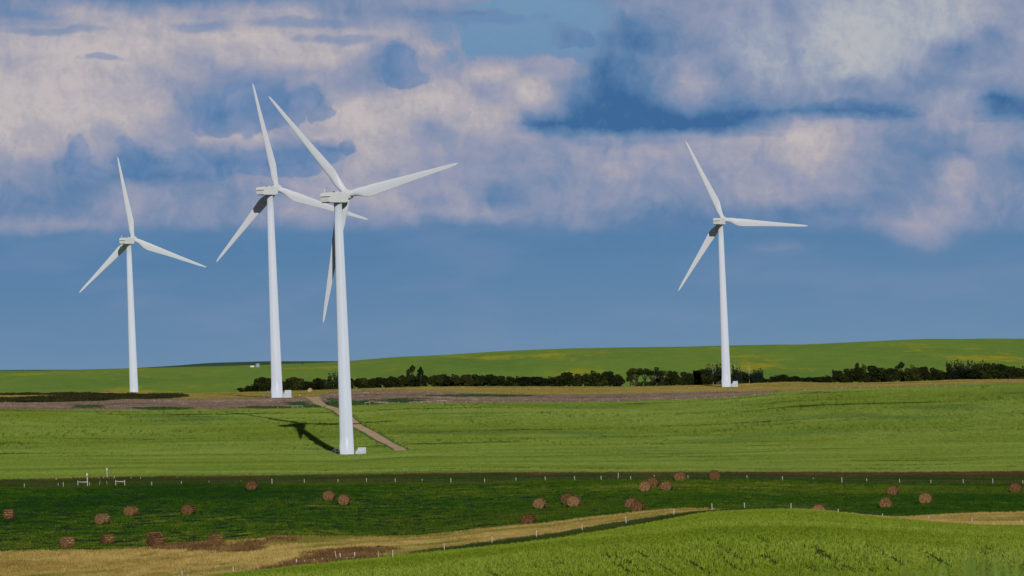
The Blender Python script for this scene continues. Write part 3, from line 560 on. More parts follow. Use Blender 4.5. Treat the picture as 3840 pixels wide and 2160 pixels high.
# ------------------------------------------------------------------ scattered vegetation (one 'stuff' object per kind)
def variant(name, quads, mat):
    V = np.array([p for q in quads for p in q]); F = np.arange(len(V)).reshape(-1, 4)
    me = bpy.data.meshes.new(name); me.from_pydata(V.tolist(), [], F.tolist()); me.materials.append(mat); me.update()
    return bpy.data.objects.new(name, me)
def blades(n, size, h, wdt, lean=0.5, flat=0.0):
    q = []
    for _ in range(n):
        x, y = (random.random() - .5) * size, (random.random() - .5) * size
        a = random.uniform(0, 2 * math.pi); hh_ = h * random.uniform(.6, 1.15); wd = wdt * random.uniform(.7, 1.3)
        ld = random.uniform(0, 2 * math.pi); ll = random.random() * lean * hh_
        dx, dy = math.cos(a) * wd / 2, math.sin(a) * wd / 2; tx, ty = x + math.cos(ld) * ll, y + math.sin(ld) * ll
        mx, my = x + math.cos(ld) * ll * .35, y + math.sin(ld) * ll * .35
        q.append([(x - dx * .7, y - dy * .7, -0.05), (x + dx * .7, y + dy * .7, -0.05), (mx + dx, my + dy, hh_ * .6), (mx - dx, my - dy, hh_ * .6)])
        q.append([(mx - dx, my - dy, hh_ * .6), (mx + dx, my + dy, hh_ * .6), (tx + dx * .25, ty + dy * .25, hh_), (tx - dx * .25, ty - dy * .25, hh_)])
    return q
def scatter(name, pts, variants, label, cat, smin=0.8, smax=1.2, zs=None):
    n = len(pts)
    coll = bpy.data.collections.new(name + '_tufts')
    for v in variants: coll.objects.link(v)
    me = bpy.data.meshes.new(name); me.vertices.add(n); me.vertices.foreach_set('co', np.asarray(pts, np.float32).ravel())
    a = me.attributes.new('rot', 'FLOAT', 'POINT'); a.data.foreach_set('value', (rng.integers(0, 4, n) * math.pi / 2 + rng.uniform(-.3, .3, n)).astype(np.float32))
    s = rng.uniform(smin, smax, n); z = s * (1 if zs is None else zs)
    a = me.attributes.new('scl', 'FLOAT_VECTOR', 'POINT'); a.data.foreach_set('vector', np.stack([s, s, z], 1).astype(np.float32).ravel())
    a = me.attributes.new('idx', 'INT', 'POINT'); a.data.foreach_set('value', rng.integers(0, len(variants), n).astype(np.int32))
    o = link(bpy.data.objects.new(name, me)); tag(o, label, cat, kind='stuff')
    ng = bpy.data.node_groups.new(name + '_scatter', 'GeometryNodeTree')
    ng.interface.new_socket('Geometry', in_out='INPUT', socket_type='NodeSocketGeometry'); ng.interface.new_socket('Geometry', in_out='OUTPUT', socket_type='NodeSocketGeometry')
    N = ng.nodes; Lk = ng.links
    gi = N.new('NodeGroupInput'); go = N.new('NodeGroupOutput'); ci = N.new('GeometryNodeCollectionInfo'); ci.inputs['Collection'].default_value = coll
    ci.inputs['Separate Children'].default_value = True; ci.inputs['Reset Children'].default_value = True
    ip = N.new('GeometryNodeInstanceOnPoints'); ip.inputs['Pick Instance'].default_value = True
    def attr(nm, t):
        x = N.new('GeometryNodeInputNamedAttribute'); x.data_type = t; x.inputs['Name'].default_value = nm; return x.outputs['Attribute']
    cx = N.new('ShaderNodeCombineXYZ'); Lk.new(attr('rot', 'FLOAT'), cx.inputs[2])
    Lk.new(gi.outputs[0], ip.inputs['Points']); Lk.new(ci.outputs[0], ip.inputs['Instance']); Lk.new(attr('idx', 'INT'), ip.inputs['Instance Index'])
    Lk.new(cx.outputs[0], ip.inputs['Rotation']); Lk.new(attr('scl', 'FLOAT_VECTOR'), ip.inputs['Scale']); Lk.new(ip.outputs[0], go.inputs[0])
    md = o.modifiers.new('scatter', 'NODES'); md.node_group = ng
    return o
def cells(a, b, spacing, umax=0.106, y0=None, y1=None, jit=0.5):
    ua = np.linspace(-umax, umax, 60)
    ya = lineY(a, ua).min() if y0 is None else y0; yb = lineY(b, ua).max() if y1 is None else y1
    ys_ = np.arange(ya, yb, spacing); xm = umax * yb; xs_ = np.arange(-xm, xm, spacing)
    X, Y = np.meshgrid(xs_, ys_); X = X.ravel(); Y = Y.ravel()
    X = X + rng.uniform(-jit, jit, len(X)) * spacing; Y = Y + rng.uniform(-jit, jit, len(Y)) * spacing
    u = X / Y; k = (np.abs(u) < umax) & (Y > lineY(a, u)) & (Y < lineY(b, u))
    return X[k], Y[k]
def vnoise(X, Y, s, seed=0):
    """cheap value noise in metres"""
    r = np.random.default_rng(seed).random((256, 256))
    x, y = X / s, Y / s; i, j = np.floor(x).astype(int), np.floor(y).astype(int); fx, fy = x - i, y - j
    fx = fx * fx * (3 - 2 * fx); fy = fy * fy * (3 - 2 * fy); g = lambda a, b: r[a % 256, b % 256]
    return (g(i, j) * (1 - fx) + g(i + 1, j) * fx) * (1 - fy) + (g(i, j + 1) * (1 - fx) + g(i + 1, j + 1) * fx) * fy
def seg_dist(X, Y, a, b):
    ax, ay = a; bx, by = b; t = np.clip(((X - ax) * (bx - ax) + (Y - ay) * (by - ay)) / ((bx - ax)**2 + (by - ay)**2), 0, 1)
    return np.hypot(X - ax - t * (bx - ax), Y - ay - t * (by - ay))

TURB = [ # X, depth, tower-top height, yaw, blade angle
 (-50.1, 1668, 46.1, 33.2, 10.6), (-87.5, 2086, 61.4, 30.8, -19.1), (-181.2, 2702, 58.7, 22.9, -21.9), (96.4, 2603, 55.5, 18.0, -6.5)]
# wheat
X, Y = cells('Dd', 'E', 1.6, 0.118, jit=1.3)
k = np.ones(len(X), bool)
for oy in (-1.5, 0, 2.5, 5):
    for ox in (-1.3, 1.3): k &= ~in_poly(X + ox, Y + oy, ROAD)
k &= ~((np.hypot((X + 50.1) / 9.0, (Y - 1665) / 6.5)) < 1)
X, Y = X[k], Y[k]
dip = vnoise(X * 0.25, Y * 1.4, 9, 3); hz_ = 0.75 + 0.5 * vnoise(X, Y, 14, 5)
hz_ = np.where(dip > 0.80, hz_ * 0.55, hz_)
scatter('wheat', np.stack([X, Y, height(X, Y)], 1), [variant('wheat_tuft', blades(46, 2.2, 0.46, 0.085, 0.5), M['wheat']) for _ in range(5)], 'standing green wheat covering the field around the turbine', 'wheat', 0.9, 1.15, hz_)
# foreground crop: drilled rows, a few wheel tracks and thin patches
TRACKS = [((2257, 2084), (2370, 2160), .50), ((2692, 2082), (2800, 2160), .48), ((3050, 2061), (3181, 2143), .55), ((3470, 2073), (3535, 2115), .45), ((2410, 2088), (2500, 2150), .26), ((2560, 2098), (2640, 2145), .28), ((3190, 2068), (3300, 2130), .30), ((3340, 2090), (3400, 2125), .28), ((2850, 2085), (2960, 2150), .30), ((2910, 2110), (2960, 2148), .26), ((3650, 2100), (3720, 2150), .3), ((2080, 2120), (2150, 2165), .26), ((1900, 2130), (1980, 2175), .26)]
A = ground(2257, 2084, 480, 800); B = ground(2370, 2160, 480, 800); rd = (A - B).normalized()
def in_zone(X, Y, umax=0.130):
    u = X / Y; return (np.abs(u) < umax) & (Y > np.maximum(lineY('A1', u), 488)) & (Y < lineY('A3', u))
rs, al = np.meshgrid(np.arange(-420, 420, 0.62), np.arange(300, 900, 0.40)); rs = rs.ravel(); al = al.ravel()
rs = rs + rng.normal(0, 0.085, len(rs)); al = al + rng.uniform(-.2, .2, len(al))
bend = 3.0 * np.sin((al - 560) / 60.0)                             # the drill swung round the hill
X = rd.x * al - rd.y * (rs + bend); Y = rd.y * al + rd.x * (rs + bend)
k = in_zone(X, Y); X, Y, rs, al = X[k], Y[k], rs[k], al[k]
crest = lineY('A2b', X / Y)
low = np.clip((crest + 45 - Y) / 60, 0, 1)
mx = rng.random(len(X)) > low * 1.2                                # beyond the brow rows are not seen: jitter them
X = X + np.where(mx, rng.uniform(-.3, .3, len(X)), 0)
hz_ = (0.72 + 0.55 * vnoise(X, Y, 4, 8)) * (0.88 + .24 * vnoise(X, Y, 0.8, 31))
rowid = np.round(rs / 0.62).astype(int)
weak = (np.random.default_rng(5).random(4000)[rowid % 4000] < 0.16) & (vnoise(X, Y, 14, 41) > 0.42) & (low > .1)
hz_ = np.where(weak, hz_ * 0.30, hz_)
keep = np.ones(len(X), bool)
for a, b, hw in TRACKS:
    A = ground(*a, 480, 800); B = ground(*b, 480, 800); L_ = B - A; B = A + L_ * 1.4
    d = seg_dist(X, Y, A[:2], B[:2]); keep &= d > hw * 0.62 * (0.7 + .6 * vnoise(X, Y, 3, 9))
X, Y, hz_ = X[keep], Y[keep], hz_[keep]
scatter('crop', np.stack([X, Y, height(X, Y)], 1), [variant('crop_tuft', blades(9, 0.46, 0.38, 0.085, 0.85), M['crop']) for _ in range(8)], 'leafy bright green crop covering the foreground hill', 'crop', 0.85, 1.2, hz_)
# verge
X, Y = cells('A3', 'B', 0.9, 0.122)
def px_of(X, Y, Z):
    c = NR.T @ np.stack([X, Y, Z]); return 1920 + FPX * c[0] / -c[2], 1080 - FPX * c[1] / -c[2]
px, py = px_of(X, Y, height(X, Y))
PATCH = [(750, 2052, 170, 22), (930, 2055, 90, 22), (1240, 2110, 190, 34, -0.16), (1110, 2128, 130, 22, -0.2), (1050, 2030, 70, 8)]
weedm = np.full(len(X), -1.0)
for p_ in PATCH:
    cx, cy, rx, ry = p_[:4]; sl = p_[4] if len(p_) > 4 else 0
    weedm = np.maximum(weedm, 1.2 - np.hypot((px - cx) / rx, (py - cy - sl * (px - cx)) / ry))
wd = weedm + 1.1 * (vnoise(X, Y, 6, 6) - .5) + 0.5 * (vnoise(X, Y, 1.5, 26) - .5) > 0.32
edge_d = (Y - lineY('A3', X / Y)); dark_edge = (edge_d < 5 + np.clip((px - 1550) / 900, 0, 1) * (22 + 26 * vnoise(X, Y, 9, 1))) & (px > 1550) & (px < 2950)
Z = height(X, Y)
g = ~wd & ~dark_edge
scatter('dry_grass', np.stack([X, Y, Z], 1)[g], [variant('dry_tuft', blades(34, 1.3, 0.42, 0.05, 0.8), M['verge']) for _ in range(4)], 'dry tan grass beside the foreground fence', 'dry grass', 0.8, 1.25)
scatter('reddish_weeds', np.stack([X, Y, Z], 1)[wd], [variant('weed_tuft', blades(34, 1.2, 0.60, 0.06, 0.6), M['weed']) for _ in range(4)], 'taller red brown weeds in the dry grass', 'weeds', 0.8, 1.3)
scatter('edge_grass', np.stack([X, Y, Z], 1)[dark_edge & ~wd], [variant('edge_tuft', blades(40, 1.2, 0.5, 0.06, 0.7), M['margin']) for _ in range(4)], 'dark green grass along the edge of the foreground crop', 'grass', 0.8, 1.2)
# hay field: short tufts in mown swaths
X, Y = cells('B', 'C', 1.15, 0.122)
hz_ = 0.45 + 1.2 * vnoise(X, Y, 2.2, 9)
k = vnoise(X, Y, 1.7, 21) < 0.66
X, Y, hz_ = X[k], Y[k], hz_[k]
scatter('hay_grass', np.stack([X, Y, height(X, Y)], 1), [variant('hay_tuft', blades(26, 1.5, 0.17, 0.07, 1.3), M['hay_grass']) for _ in range(5)], 'short dark green grass of the mown hay field', 'grass', 0.8, 1.3, hz_)
# margin: green below, brown seed heads along the wheat
X, Y = cells('C', 'Dd', 1.1, 0.122)
t = (Y - lineY('C', X / Y)) / (lineY('Dd', X / Y) - lineY('C', X / Y)); br = t + 0.5 * (vnoise(X, Y, 7, 11) - .5) > 0.74 - 0.16 * np.clip((X / Y) / .09, -1, 1)
P3 = np.stack([X, Y, height(X, Y)], 1)
scatter('margin_grass', P3[~br], [variant('margin_tuft', blades(30, 1.5, 0.40, 0.06, 0.8), M['margin']) for _ in range(4)], 'rough green grass between hay field and wheat', 'grass')
scatter('brown_grass', P3[br], [variant('brown_tuft', blades(34, 1.4, 0.55, 0.06, 0.6), M['margin_brown']) for _ in range(4)], 'brown seeding grass along the near edge of the wheat', 'grass')
# stubble
X, Y = cells('E', 'F', 2.0, 0.104)
k = ~(in_poly(X - 1.2, Y, ROAD) | in_poly(X + 1.2, Y, ROAD) | in_poly(X, Y + 4, ROAD)); X, Y = X[k], Y[k]
px, py = px_of(X, Y, height(X, Y)); gw = np.full(len(X), -1.0)
for cx, cy, rx, ry in [(1262, 1512, 42, 16), (1340, 1516, 80, 12), (1430, 1521, 60, 6), (1175, 1526, 60, 6), (1120, 1516, 45, 7), (1010, 1530, 90, 5), (620, 1534, 110, 6), (330, 1528, 60, 5), (1500, 1505, 90, 6), (1800, 1486, 200, 4)]:
    gw = np.maximum(gw, 1.1 - np.hypot((px - cx) / rx, (py - cy) / ry))
gk = gw + 0.9 * (vnoise(X, Y, 5, 17) - .5) > 0.15
scatter('green_weeds', np.stack([X, Y, height(X, Y)], 1)[gk], [variant('green_weed_tuft', blades(30, 2.4, 0.45, 0.12, 0.8), M['green_weed']) for _ in range(4)], 'dark green weed patches in the stubble beside the dirt track', 'weeds', 0.7, 1.3)
X, Y = X[~gk], Y[~gk]
scatter('stubble', np.stack([X, Y, height(X, Y)], 1), [variant('stubble_tuft', blades(22, 2.4, 0.28, 0.10, 1.0), M['stubble']) for _ in range(4)], 'purple brown stubble and weeds behind the wheat', 'stubble', 0.7, 1.4)
# ochre pasture and dark brush at its left end
X, Y = cells('F', 'G', 2.4, 0.104)
k = ~(in_poly(X, Y, ROAD) | in_poly(X, Y + 4, ROAD)); X, Y = X[k], Y[k]; Z = height(X, Y); px, py = px_of(X, Y, Z)
yl_ = 1480 + (px < 150) * 8
bb = (px < 690) & (py < 1513 - np.maximum(0, px - 430) * .09 + 4 * vnoise(X, Y, 15, 4)) & (py > 1477 + 9 * np.clip((px - 300) / 380, 0, 1) * vnoise(X, Y, 25, 14)) & ~((px < 215) & (np.abs(py - 1488) < 4.5)) & (vnoise(X, Y, 6, 6) > 0.30)
scatter('pasture_grass', np.stack([X, Y, Z], 1)[~bb], [variant('pasture_tuft', blades(24, 2.8, 0.30, 0.10, 0.9), M['dry']) for _ in range(4)], 'ochre grass in front of the tree line', 'grass', 0.7, 1.3)
scatter('low_brush', np.stack([X, Y, Z], 1)[bb], [variant('brush_tuft', blades(36, 2.8, 0.55, 0.20, 0.8), M['brush']) for _ in range(4)], 'low dark brush left of the second turbine', 'brush', 0.5, 1.5, 0.5 + 1.2 * vnoise(X, Y, 7, 15)[bb])
# out-of-focus grass right below the lens
gp = []
for _ in range(64):
    x = 3870 - abs(random.gauss(0, 380)) if random.random() < .7 else random.uniform(2950, 3900)
    D = random.uniform(34, 52); u, w = pdir(x, 2190 - 55 * max(0, min(1, (x - 2950) / 800)) + random.uniform(-40, 40)); gp.append((u * D, D, w * D - 0.55))
gp = np.array(gp); 
scatter('tall_grass', gp, [variant('grass_stem', blades(9, 0.16, 0.6, 0.022, 0.35), M['blade_grass']) for _ in range(4)], 'blurred tall grass stems close to the viewpoint at lower right', 'grass', 0.85, 1.1)
for _o in (): pass

# ------------------------------------------------------------------ wind turbines
def revolve(profile, n=48):
    """profile: list of (r, z)"""
    v = [(r * math.cos(2 * math.pi * k / n), r * math.sin(2 * math.pi * k / n), z) for r, z in profile for k in range(n)]
    f = [(i * n + k, i * n + (k + 1) % n, (i + 1) * n + (k + 1) % n, (i + 1) * n + k) for i in range(len(profile) - 1) for k in range(n)]
    return v, f
def loft(rings):
    n = len(rings[0]); v = [p for r in rings for p in r]
    f = [(i * n + k, i * n + (k + 1) % n, (i + 1) * n + (k + 1) % n, (i + 1) * n + k) for i in range(len(rings) - 1) for k in range(n)]
    f += [tuple(range(n))[::-1], tuple((len(rings) - 1) * n + k for k in range(n))]
    return v, f
H = 74.3; OV = 5.0; TILT = rad(5); SINK = 0.5
def blade_mesh():
    n = 24; rings = []
    for r in [1.2, 1.8, 2.6, 3.4, 4.4, 5.5, 6.7, 8.0, 9.5, 11.5, 14, 17, 20, 23, 26, 29, 32, 34.5, 36.5, 38, 39, 39.6, 40]:
        c = np.interp(r, [1.2, 2.4, 5, 8, 9.5, 20, 30, 37, 39, 40], [1.9, 1.9, 2.75, 3.45, 3.4, 2.3, 1.5, 0.95, 0.62, 0.12])
        th = np.interp(r, [1.2, 2.4, 5, 8, 14, 25, 40], [1.0, 1.0, 0.62, 0.36, 0.26, 0.2, 0.15]); k = np.clip((r - 2.4) / 5.0, 0, 1); k = k * k * (3 - 2 * k)
        tw = rad(np.interp(r, [1.2, 6, 10, 20, 40], [14, 13, 9, 3.5, -0.5]) + 2); pb = 1.0 * (r / 40)**2
        ring = []
        for q in range(n):
            a = 2 * math.pi * q / n; s = 0.5 - 0.5 * math.cos(a)           # 0 at leading edge, 1 at trailing edge
            sg = 1 if a < math.pi else -1
            yt = 5 * (0.2969 * math.sqrt(s) - 0.126 * s - 0.3516 * s**2 + 0.2843 * s**3 - 0.1015 * s**4) * th
            air = (c * (0.3 - s), sg * yt * c); circ = (c / 2 * math.cos(a), c / 2 * math.sin(a))
            y = circ[0] * (1 - k) + air[0] * k; z = circ[1] * (1 - k) + air[1] * k
            y, z = y * math.cos(tw) + z * math.sin(tw), -y * math.sin(tw) + z * math.cos(tw)
            ring.append((r, y, z - pb))
        rings.append(ring)
    return loft(rings)
BLADE = None
def nacelle_ring(y, hw, zb, zt, ch):
    return [(-hw + ch, y, zb), (hw - ch, y, zb), (hw, y, zb + ch), (hw, y, zt - ch), (hw - ch, y, zt), (-hw + ch, y, zt), (-hw, y, zt - ch), (-hw, y, zb + ch)]
def turbine(X, D, ztop, yaw, ang, label, beacon, vane):
    global BLADE
    root = empty('wind_turbine', (X, D, ztop - H - SINK), -rad(yaw))
    tag(root, label, 'wind turbine', 'white wind turbines on the prairie')
    Hh = H + SINK
    r0, r1 = 2.07, 1.16
    prof = [(r0 + 0.13, -0.6), (r0 + 0.13, SINK + .05), (r0, SINK + .12)]
    prof += [(r0 + (r1 - r0) * q / 12, (SINK + .12) + (Hh - 0.3 - SINK - .12) * q / 12) for q in range(1, 12)]
    prof += [(r1, Hh - 0.25), (r1 + .08, Hh - .2), (r1 + .08, Hh + .05)]
    v, f = revolve(prof, 144); tw = mesh_obj('tower', v, f, M['tower'], root, True)
    # nacelle: chamfered box with sloping tail
    hz = Hh
    v, f = loft([nacelle_ring(-6.0, 1.62, hz + .02, hz + 2.96, .22), nacelle_ring(-5.6, 1.70, hz, hz + 3.04, .16), nacelle_ring(1.7, 1.72, hz - .02, hz + 3.10, .16), nacelle_ring(2.6, 1.66, hz + .04, hz + 3.08, .3), nacelle_ring(3.2, 1.5, hz + .25, hz + 2.95, .5)])
    nac = mesh_obj('nacelle', v, f, M['nacelle'], root)
    mb = MB()
    a = [(-1.66, -5.7, hz + 1.86), (1.66, -5.7, hz + 1.86), (1.64, -5.7, hz + 2.97), (-1.64, -5.7, hz + 2.97)]
    b = [(-1.52, -7.0, hz + 1.84), (1.52, -7.0, hz + 1.84), (1.45, -6.75, hz + 2.62), (-1.45, -6.75, hz + 2.62)]
    mb.add(a + b, [(0, 1, 5, 4), (1, 2, 6, 5), (2, 3, 7, 6), (3, 0, 4, 7), (4, 5, 6, 7)])
    mb.build('tail_hood', M['nacelle'], nac)
    mb = MB(); a = [(-1.58, -5.8, hz + .06), (1.58, -5.8, hz + .06), (1.6, -5.8, hz + 1.66), (-1.6, -5.8, hz + 1.66)]; b = [(-1.4, -6.55, hz + .26), (1.4, -6.55, hz + .26), (1.46, -6.85, hz + 1.62), (-1.46, -6.85, hz + 1.62)]
    mb.add(a + b, [(0, 1, 5, 4), (1, 2, 6, 5), (2, 3, 7, 6), (3, 0, 4, 7), (4, 5, 6, 7)]); mb.build('tail_panel', M['nacelle'], nac)
    mb = MB(); mb.box((0, -6.25, hz + 1.75), (3.0, 0.9, .18)); mb.build('vent_gap', M['dark'], nac)
    mb = MB(); mb.box((0.2, -1.4, hz + 3.2), (1.3, 1.5, .26), bev=.05); mb.build('roof_hatch', M['nacelle'], nac)
    mb = MB(); mb.box((0.2, -2.2, hz + 3.22), (0.9, .12, .2)); mb.build('hatch_vent', M['dark'], nac)
    if vane:
        mb = MB(); mb.tube([(-.5, -4.9, hz + 3), (-.5, -4.9, hz + 4.6)], .045, 6); mb.tube([(-.75, -4.9, hz + 4.45), (-.25, -4.9, hz + 4.45)], .03, 6); mb.tube([(-.75, -4.9, hz + 4.4), (-.75, -4.9, hz + 4.65)], .05, 6); mb.tube([(-.25, -4.9, hz + 4.4), (-.25, -4.9, hz + 4.7)], .04, 6)
        mb.build('wind_vane', M['steel'], nac)
    if beacon:
        mb = MB(); mb.tube([(-1.1, -5.1, hz + 3), (-1.1, -5.1, hz + 3.5)], .09, 8); v, f = revolve([(.02, .3), (.19, .22), (.24, .05), (.2, -.1), (.02, -.12)], 12); mb.add([(p[0] - 1.1, p[1] - 5.1, p[2] + hz + 3.65) for p in v], f); mb.build('beacon', M['tank'], nac, True)
    # hub and spinner on the tilted shaft
    ax = Vector((0, math.cos(TILT), math.sin(TILT))); e1 = Vector((1, 0, 0)); e2 = Vector((0, -math.sin(TILT), math.cos(TILT)))
    hub_c = Vector((0, 0, hz + 2.0)) + ax * OV
    v, f = revolve([(.9, -2.2), (1.2, -1.8), (1.45, -1.5), (1.55, -.3), (1.52, .6), (1.35, 1.4), (.9, 2.0), (.3, 2.25), (.02, 2.3)], 32)
    hb = mesh_obj('hub', v, f, M['nacelle'], root, True)
    hb.matrix_local = Matrix.Translation(hub_c) @ Matrix((e1, -e2, ax)).transposed().to_4x4()
    for k in (0, 2 * math.pi / 3, -2 * math.pi / 3):
        a = rad(ang) + k; sx = e1 * math.cos(a) + e2 * math.sin(a); ty = -e1 * math.sin(a) + e2 * math.cos(a)
        if BLADE is None:
            v, f = blade_mesh(); bo = mesh_obj('blade', v, f, M['blade'], root, True); BLADE = bo.data
        else: bo = bpy.data.objects.new('blade', BLADE); link(bo, root)
        bo.matrix_local = Matrix.Translation(hub_c) @ Matrix((sx, ty, -ax)).transposed().to_4x4()
    # footing ring, door and steps on the left side of the tower
    mb = MB(); v, f = revolve([(0.01, SINK + .02), (3.4, SINK - .02), (3.6, -0.4)], 40); mb.add(v, f); mb.build('footing', M['concrete'], root, True)
    al = math.pi - rad(-yaw) - rad(12)                                # faces picture-left
    dl = Vector((math.cos(al), math.sin(al), 0)); dn = Vector((-dl.y, dl.x, 0))
    mb = MB(); c = dl * (r0 - .02) + Vector((0, 0, SINK + 2.6)); mb.box(c, (.14, .9, 2.0), al, .03); mb.build('door', M['nacelle'], root)
    mb = MB()
    mb.box(dl * (r0 + .75) + Vector((0, 0, SINK + 1.5)), (1.3, 1.1, .08), al)
    for q in range(6): mb.box(dl * (r0 + 1.5 + .26 * q) + Vector((0, 0, SINK + 1.3 - .23 * q)), (.26, 1.0, .05), al)
    st = mb.build('steps', M['steel'], root)
    mb = MB()
    for s in (-.55, .55):
        o_ = dn * s
        mb.tube([dl * (r0 + .2) + o_ + Vector((0, 0, SINK + 2.5)), dl * (r0 + 1.4) + o_ + Vector((0, 0, SINK + 2.5)), dl * (r0 + 2.9) + o_ + Vector((0, 0, SINK + 1.0))], .05, 6)
        for d_, zb, zt in ((.25, 0, 2.5), (1.4, 0, 2.5), (2.9, 0, 1.0)): mb.tube([dl * (r0 + d_) + o_ + Vector((0, 0, SINK + zb)), dl * (r0 + d_) + o_ + Vector((0, 0, SINK + zt))], .045, 6)
    mb.build('railing', M['steel'], st)  # railing's shade is put into its colour: dark steel in place of white
    return root
LAB = ['nearest and biggest white wind turbine, long shadow at its foot', 'white turbine just behind the nearest one, its foot at the end of the dirt track', 'white wind turbine at far left, its foot hidden behind dark brush', 'white wind turbine standing alone on the right in front of the trees']
for k, (t, l) in enumerate(zip(TURB, LAB)): turbine(*t, l, k in (0, 2), k in (0, 1))

# transformer cabinets beside the towers
def cabinet(x0, x1, xs0, ytop, ybase, D, label):
    s = FPX / D; u0, w0 = pdir(x0, ybase); u1, _ = pdir(x1, ybase); us, _ = pdir(xs0, ybase)
    wd = (u1 - u0) * D; h = (ybase - ytop) / s; sw = (u0 - us) * D
    root = empty('transformer_cabinet', ((u0 + u1) / 2 * D, D, w0 * D - 0.15)); tag(root, label, 'transformer cabinet', 'cabinets at the feet of the turbines')
    mb = MB(); mb.box((0, 0, h / 2 + .15), (wd, 2.0, h), 0, .04); mb.box((0, 0, h + .18), (wd + .12, 2.12, .08)); b = mb.build('body', M['cabinet'], root)
    mb = MB(); mb.box((wd * .02, -1.01, h / 2 + .15), (.03, .05, h * .94)); mb.box((wd * .02, -1.01, .25 + h * .28), (wd * .9, .05, .02)); mb.build('door_seam', M['steel'], b)
    mb = MB(); mb.box((wd * .3, -1.05, h * .58), (.10, .1, .3)); mb.build('handle', M['dark'], b)
    mb = MB(); mb.box((-wd * .3, -1.03, h * .42), (.3, .06, .16)); mb.build('sign_plate', M['dark'], b)
    mb = MB(); mb.box((-wd / 2 - sw * .25, .1, h * .36 + .15), (sw * .48, 1.5, h * .72), 0, .03); mb.box((-wd / 2 - sw * .72, .2, h * .26 + .15), (sw * .44, 1.3, h * .52), 0, .03); mb.build('side_box', M['cabinet'], root)
    mb = MB(); mb.box((-sw * .3, 0, .02), (wd + sw + .5, 2.6, .3)); mb.build('plinth', M['concrete'], root)
cabinet(1343, 1373, 1333, 1679, 1707, 1664, 'white cabinet of stepped boxes at the foot of the nearest turbine')
cabinet(1069.5, 1093, 1062, 1464, 1490, 2082, 'white cabinet beside the second turbine at the end of the track')
cabinet(2749, 2767, 2742, 1430, 1451, 2598, 'white cabinet beside the right-hand turbine in front of trees')

# ------------------------------------------------------------------ hay bales
def bale_mesh(seed):
    r = random.Random(seed); R0, Ln, n, m = 0.92, 1.55, 36, 12
    bm = bmesh.new(); rings = []
    prof = [(-Ln / 2 - .02, .0), (-Ln / 2 - .02, .35), (-Ln / 2, .7), (-Ln / 2, .9), (-Ln / 2 + .06, .985)] + [(-Ln / 2 + .12 + (Ln - .24) * q / 6, 1.0) for q in range(7)] + [(Ln / 2 - .06, .985), (Ln / 2, .9), (Ln / 2, .7), (Ln / 2 + .02, .35), (Ln / 2 + .02, .0)]
    for x, k in prof[1:-1]:
        ring = []
        for q in range(n):
            a = 2 * math.pi * q / n; rr = R0 * k * (1 + r.uniform(-.022, .022)) * (1 + .02 * math.sin(3 * a + seed))
            y, z = rr * math.cos(a) * 1.04, rr * math.sin(a)
            if z < -.80: z = -.80 - (z + .80) * .15 * -1 * -1
            ring.append(bm.verts.new((x + r.uniform(-.02, .02), y, z + .82)))
        rings.append(ring)
    for i_ in range(len(rings) - 1):
        for q in range(n): bm.faces.new((rings[i_][q], rings[i_][(q + 1) % n], rings[i_ + 1][(q + 1) % n], rings[i_ + 1][q]))
    bm.faces.new(rings[0][::-1]); bm.faces.new(rings[-1])
    for _ in range(520):                                           # loose straw sticking out
        a = r.uniform(-.2, math.pi + .2); x = r.uniform(-Ln / 2, Ln / 2); end = r.random() < .45
        if end:
            sx = r.choice((-1, 1)); rr = R0 * math.sqrt(r.random()); a = r.uniform(0, 2 * math.pi); p = Vector((sx * (Ln / 2 + .01), rr * math.cos(a), max(.03, rr * math.sin(a) + .82))); nr = Vector((sx, 0, 0)); t = Vector((0, -math.sin(a), math.cos(a)))
        else: p = Vector((x, R0 * math.cos(a), R0 * math.sin(a) + .82)); nr = Vector((0, math.cos(a), math.sin(a))); t = Vector((r.uniform(-.4, .4), -math.sin(a), math.cos(a)))
        t = (t + Vector((r.uniform(-.6, .6), r.uniform(-.6, .6), r.uniform(-.6, .6)))).normalized(); s = t.cross(nr).normalized() * .016; ln = r.uniform(.15, .4)
        q = [p - s, p + s, p + t * ln + nr * r.uniform(.03, .11) + s * .5, p + t * ln + nr * r.uniform(.03, .11) - s * .5]
        bm.faces.new([bm.verts.new(v) for v in q])
    me = bpy.data.meshes.new('hay_bale'); bm.to_mesh(me); bm.free(); me.materials.append(M['straw']); 
    me.polygons.foreach_set('use_smooth', [True] * len(me.polygons))
    return me
BM = [bale_mesh(s) for s in (1, 2, 3, 4)]
A_ = 90; G_ = 'round bales scattered over the hay field'
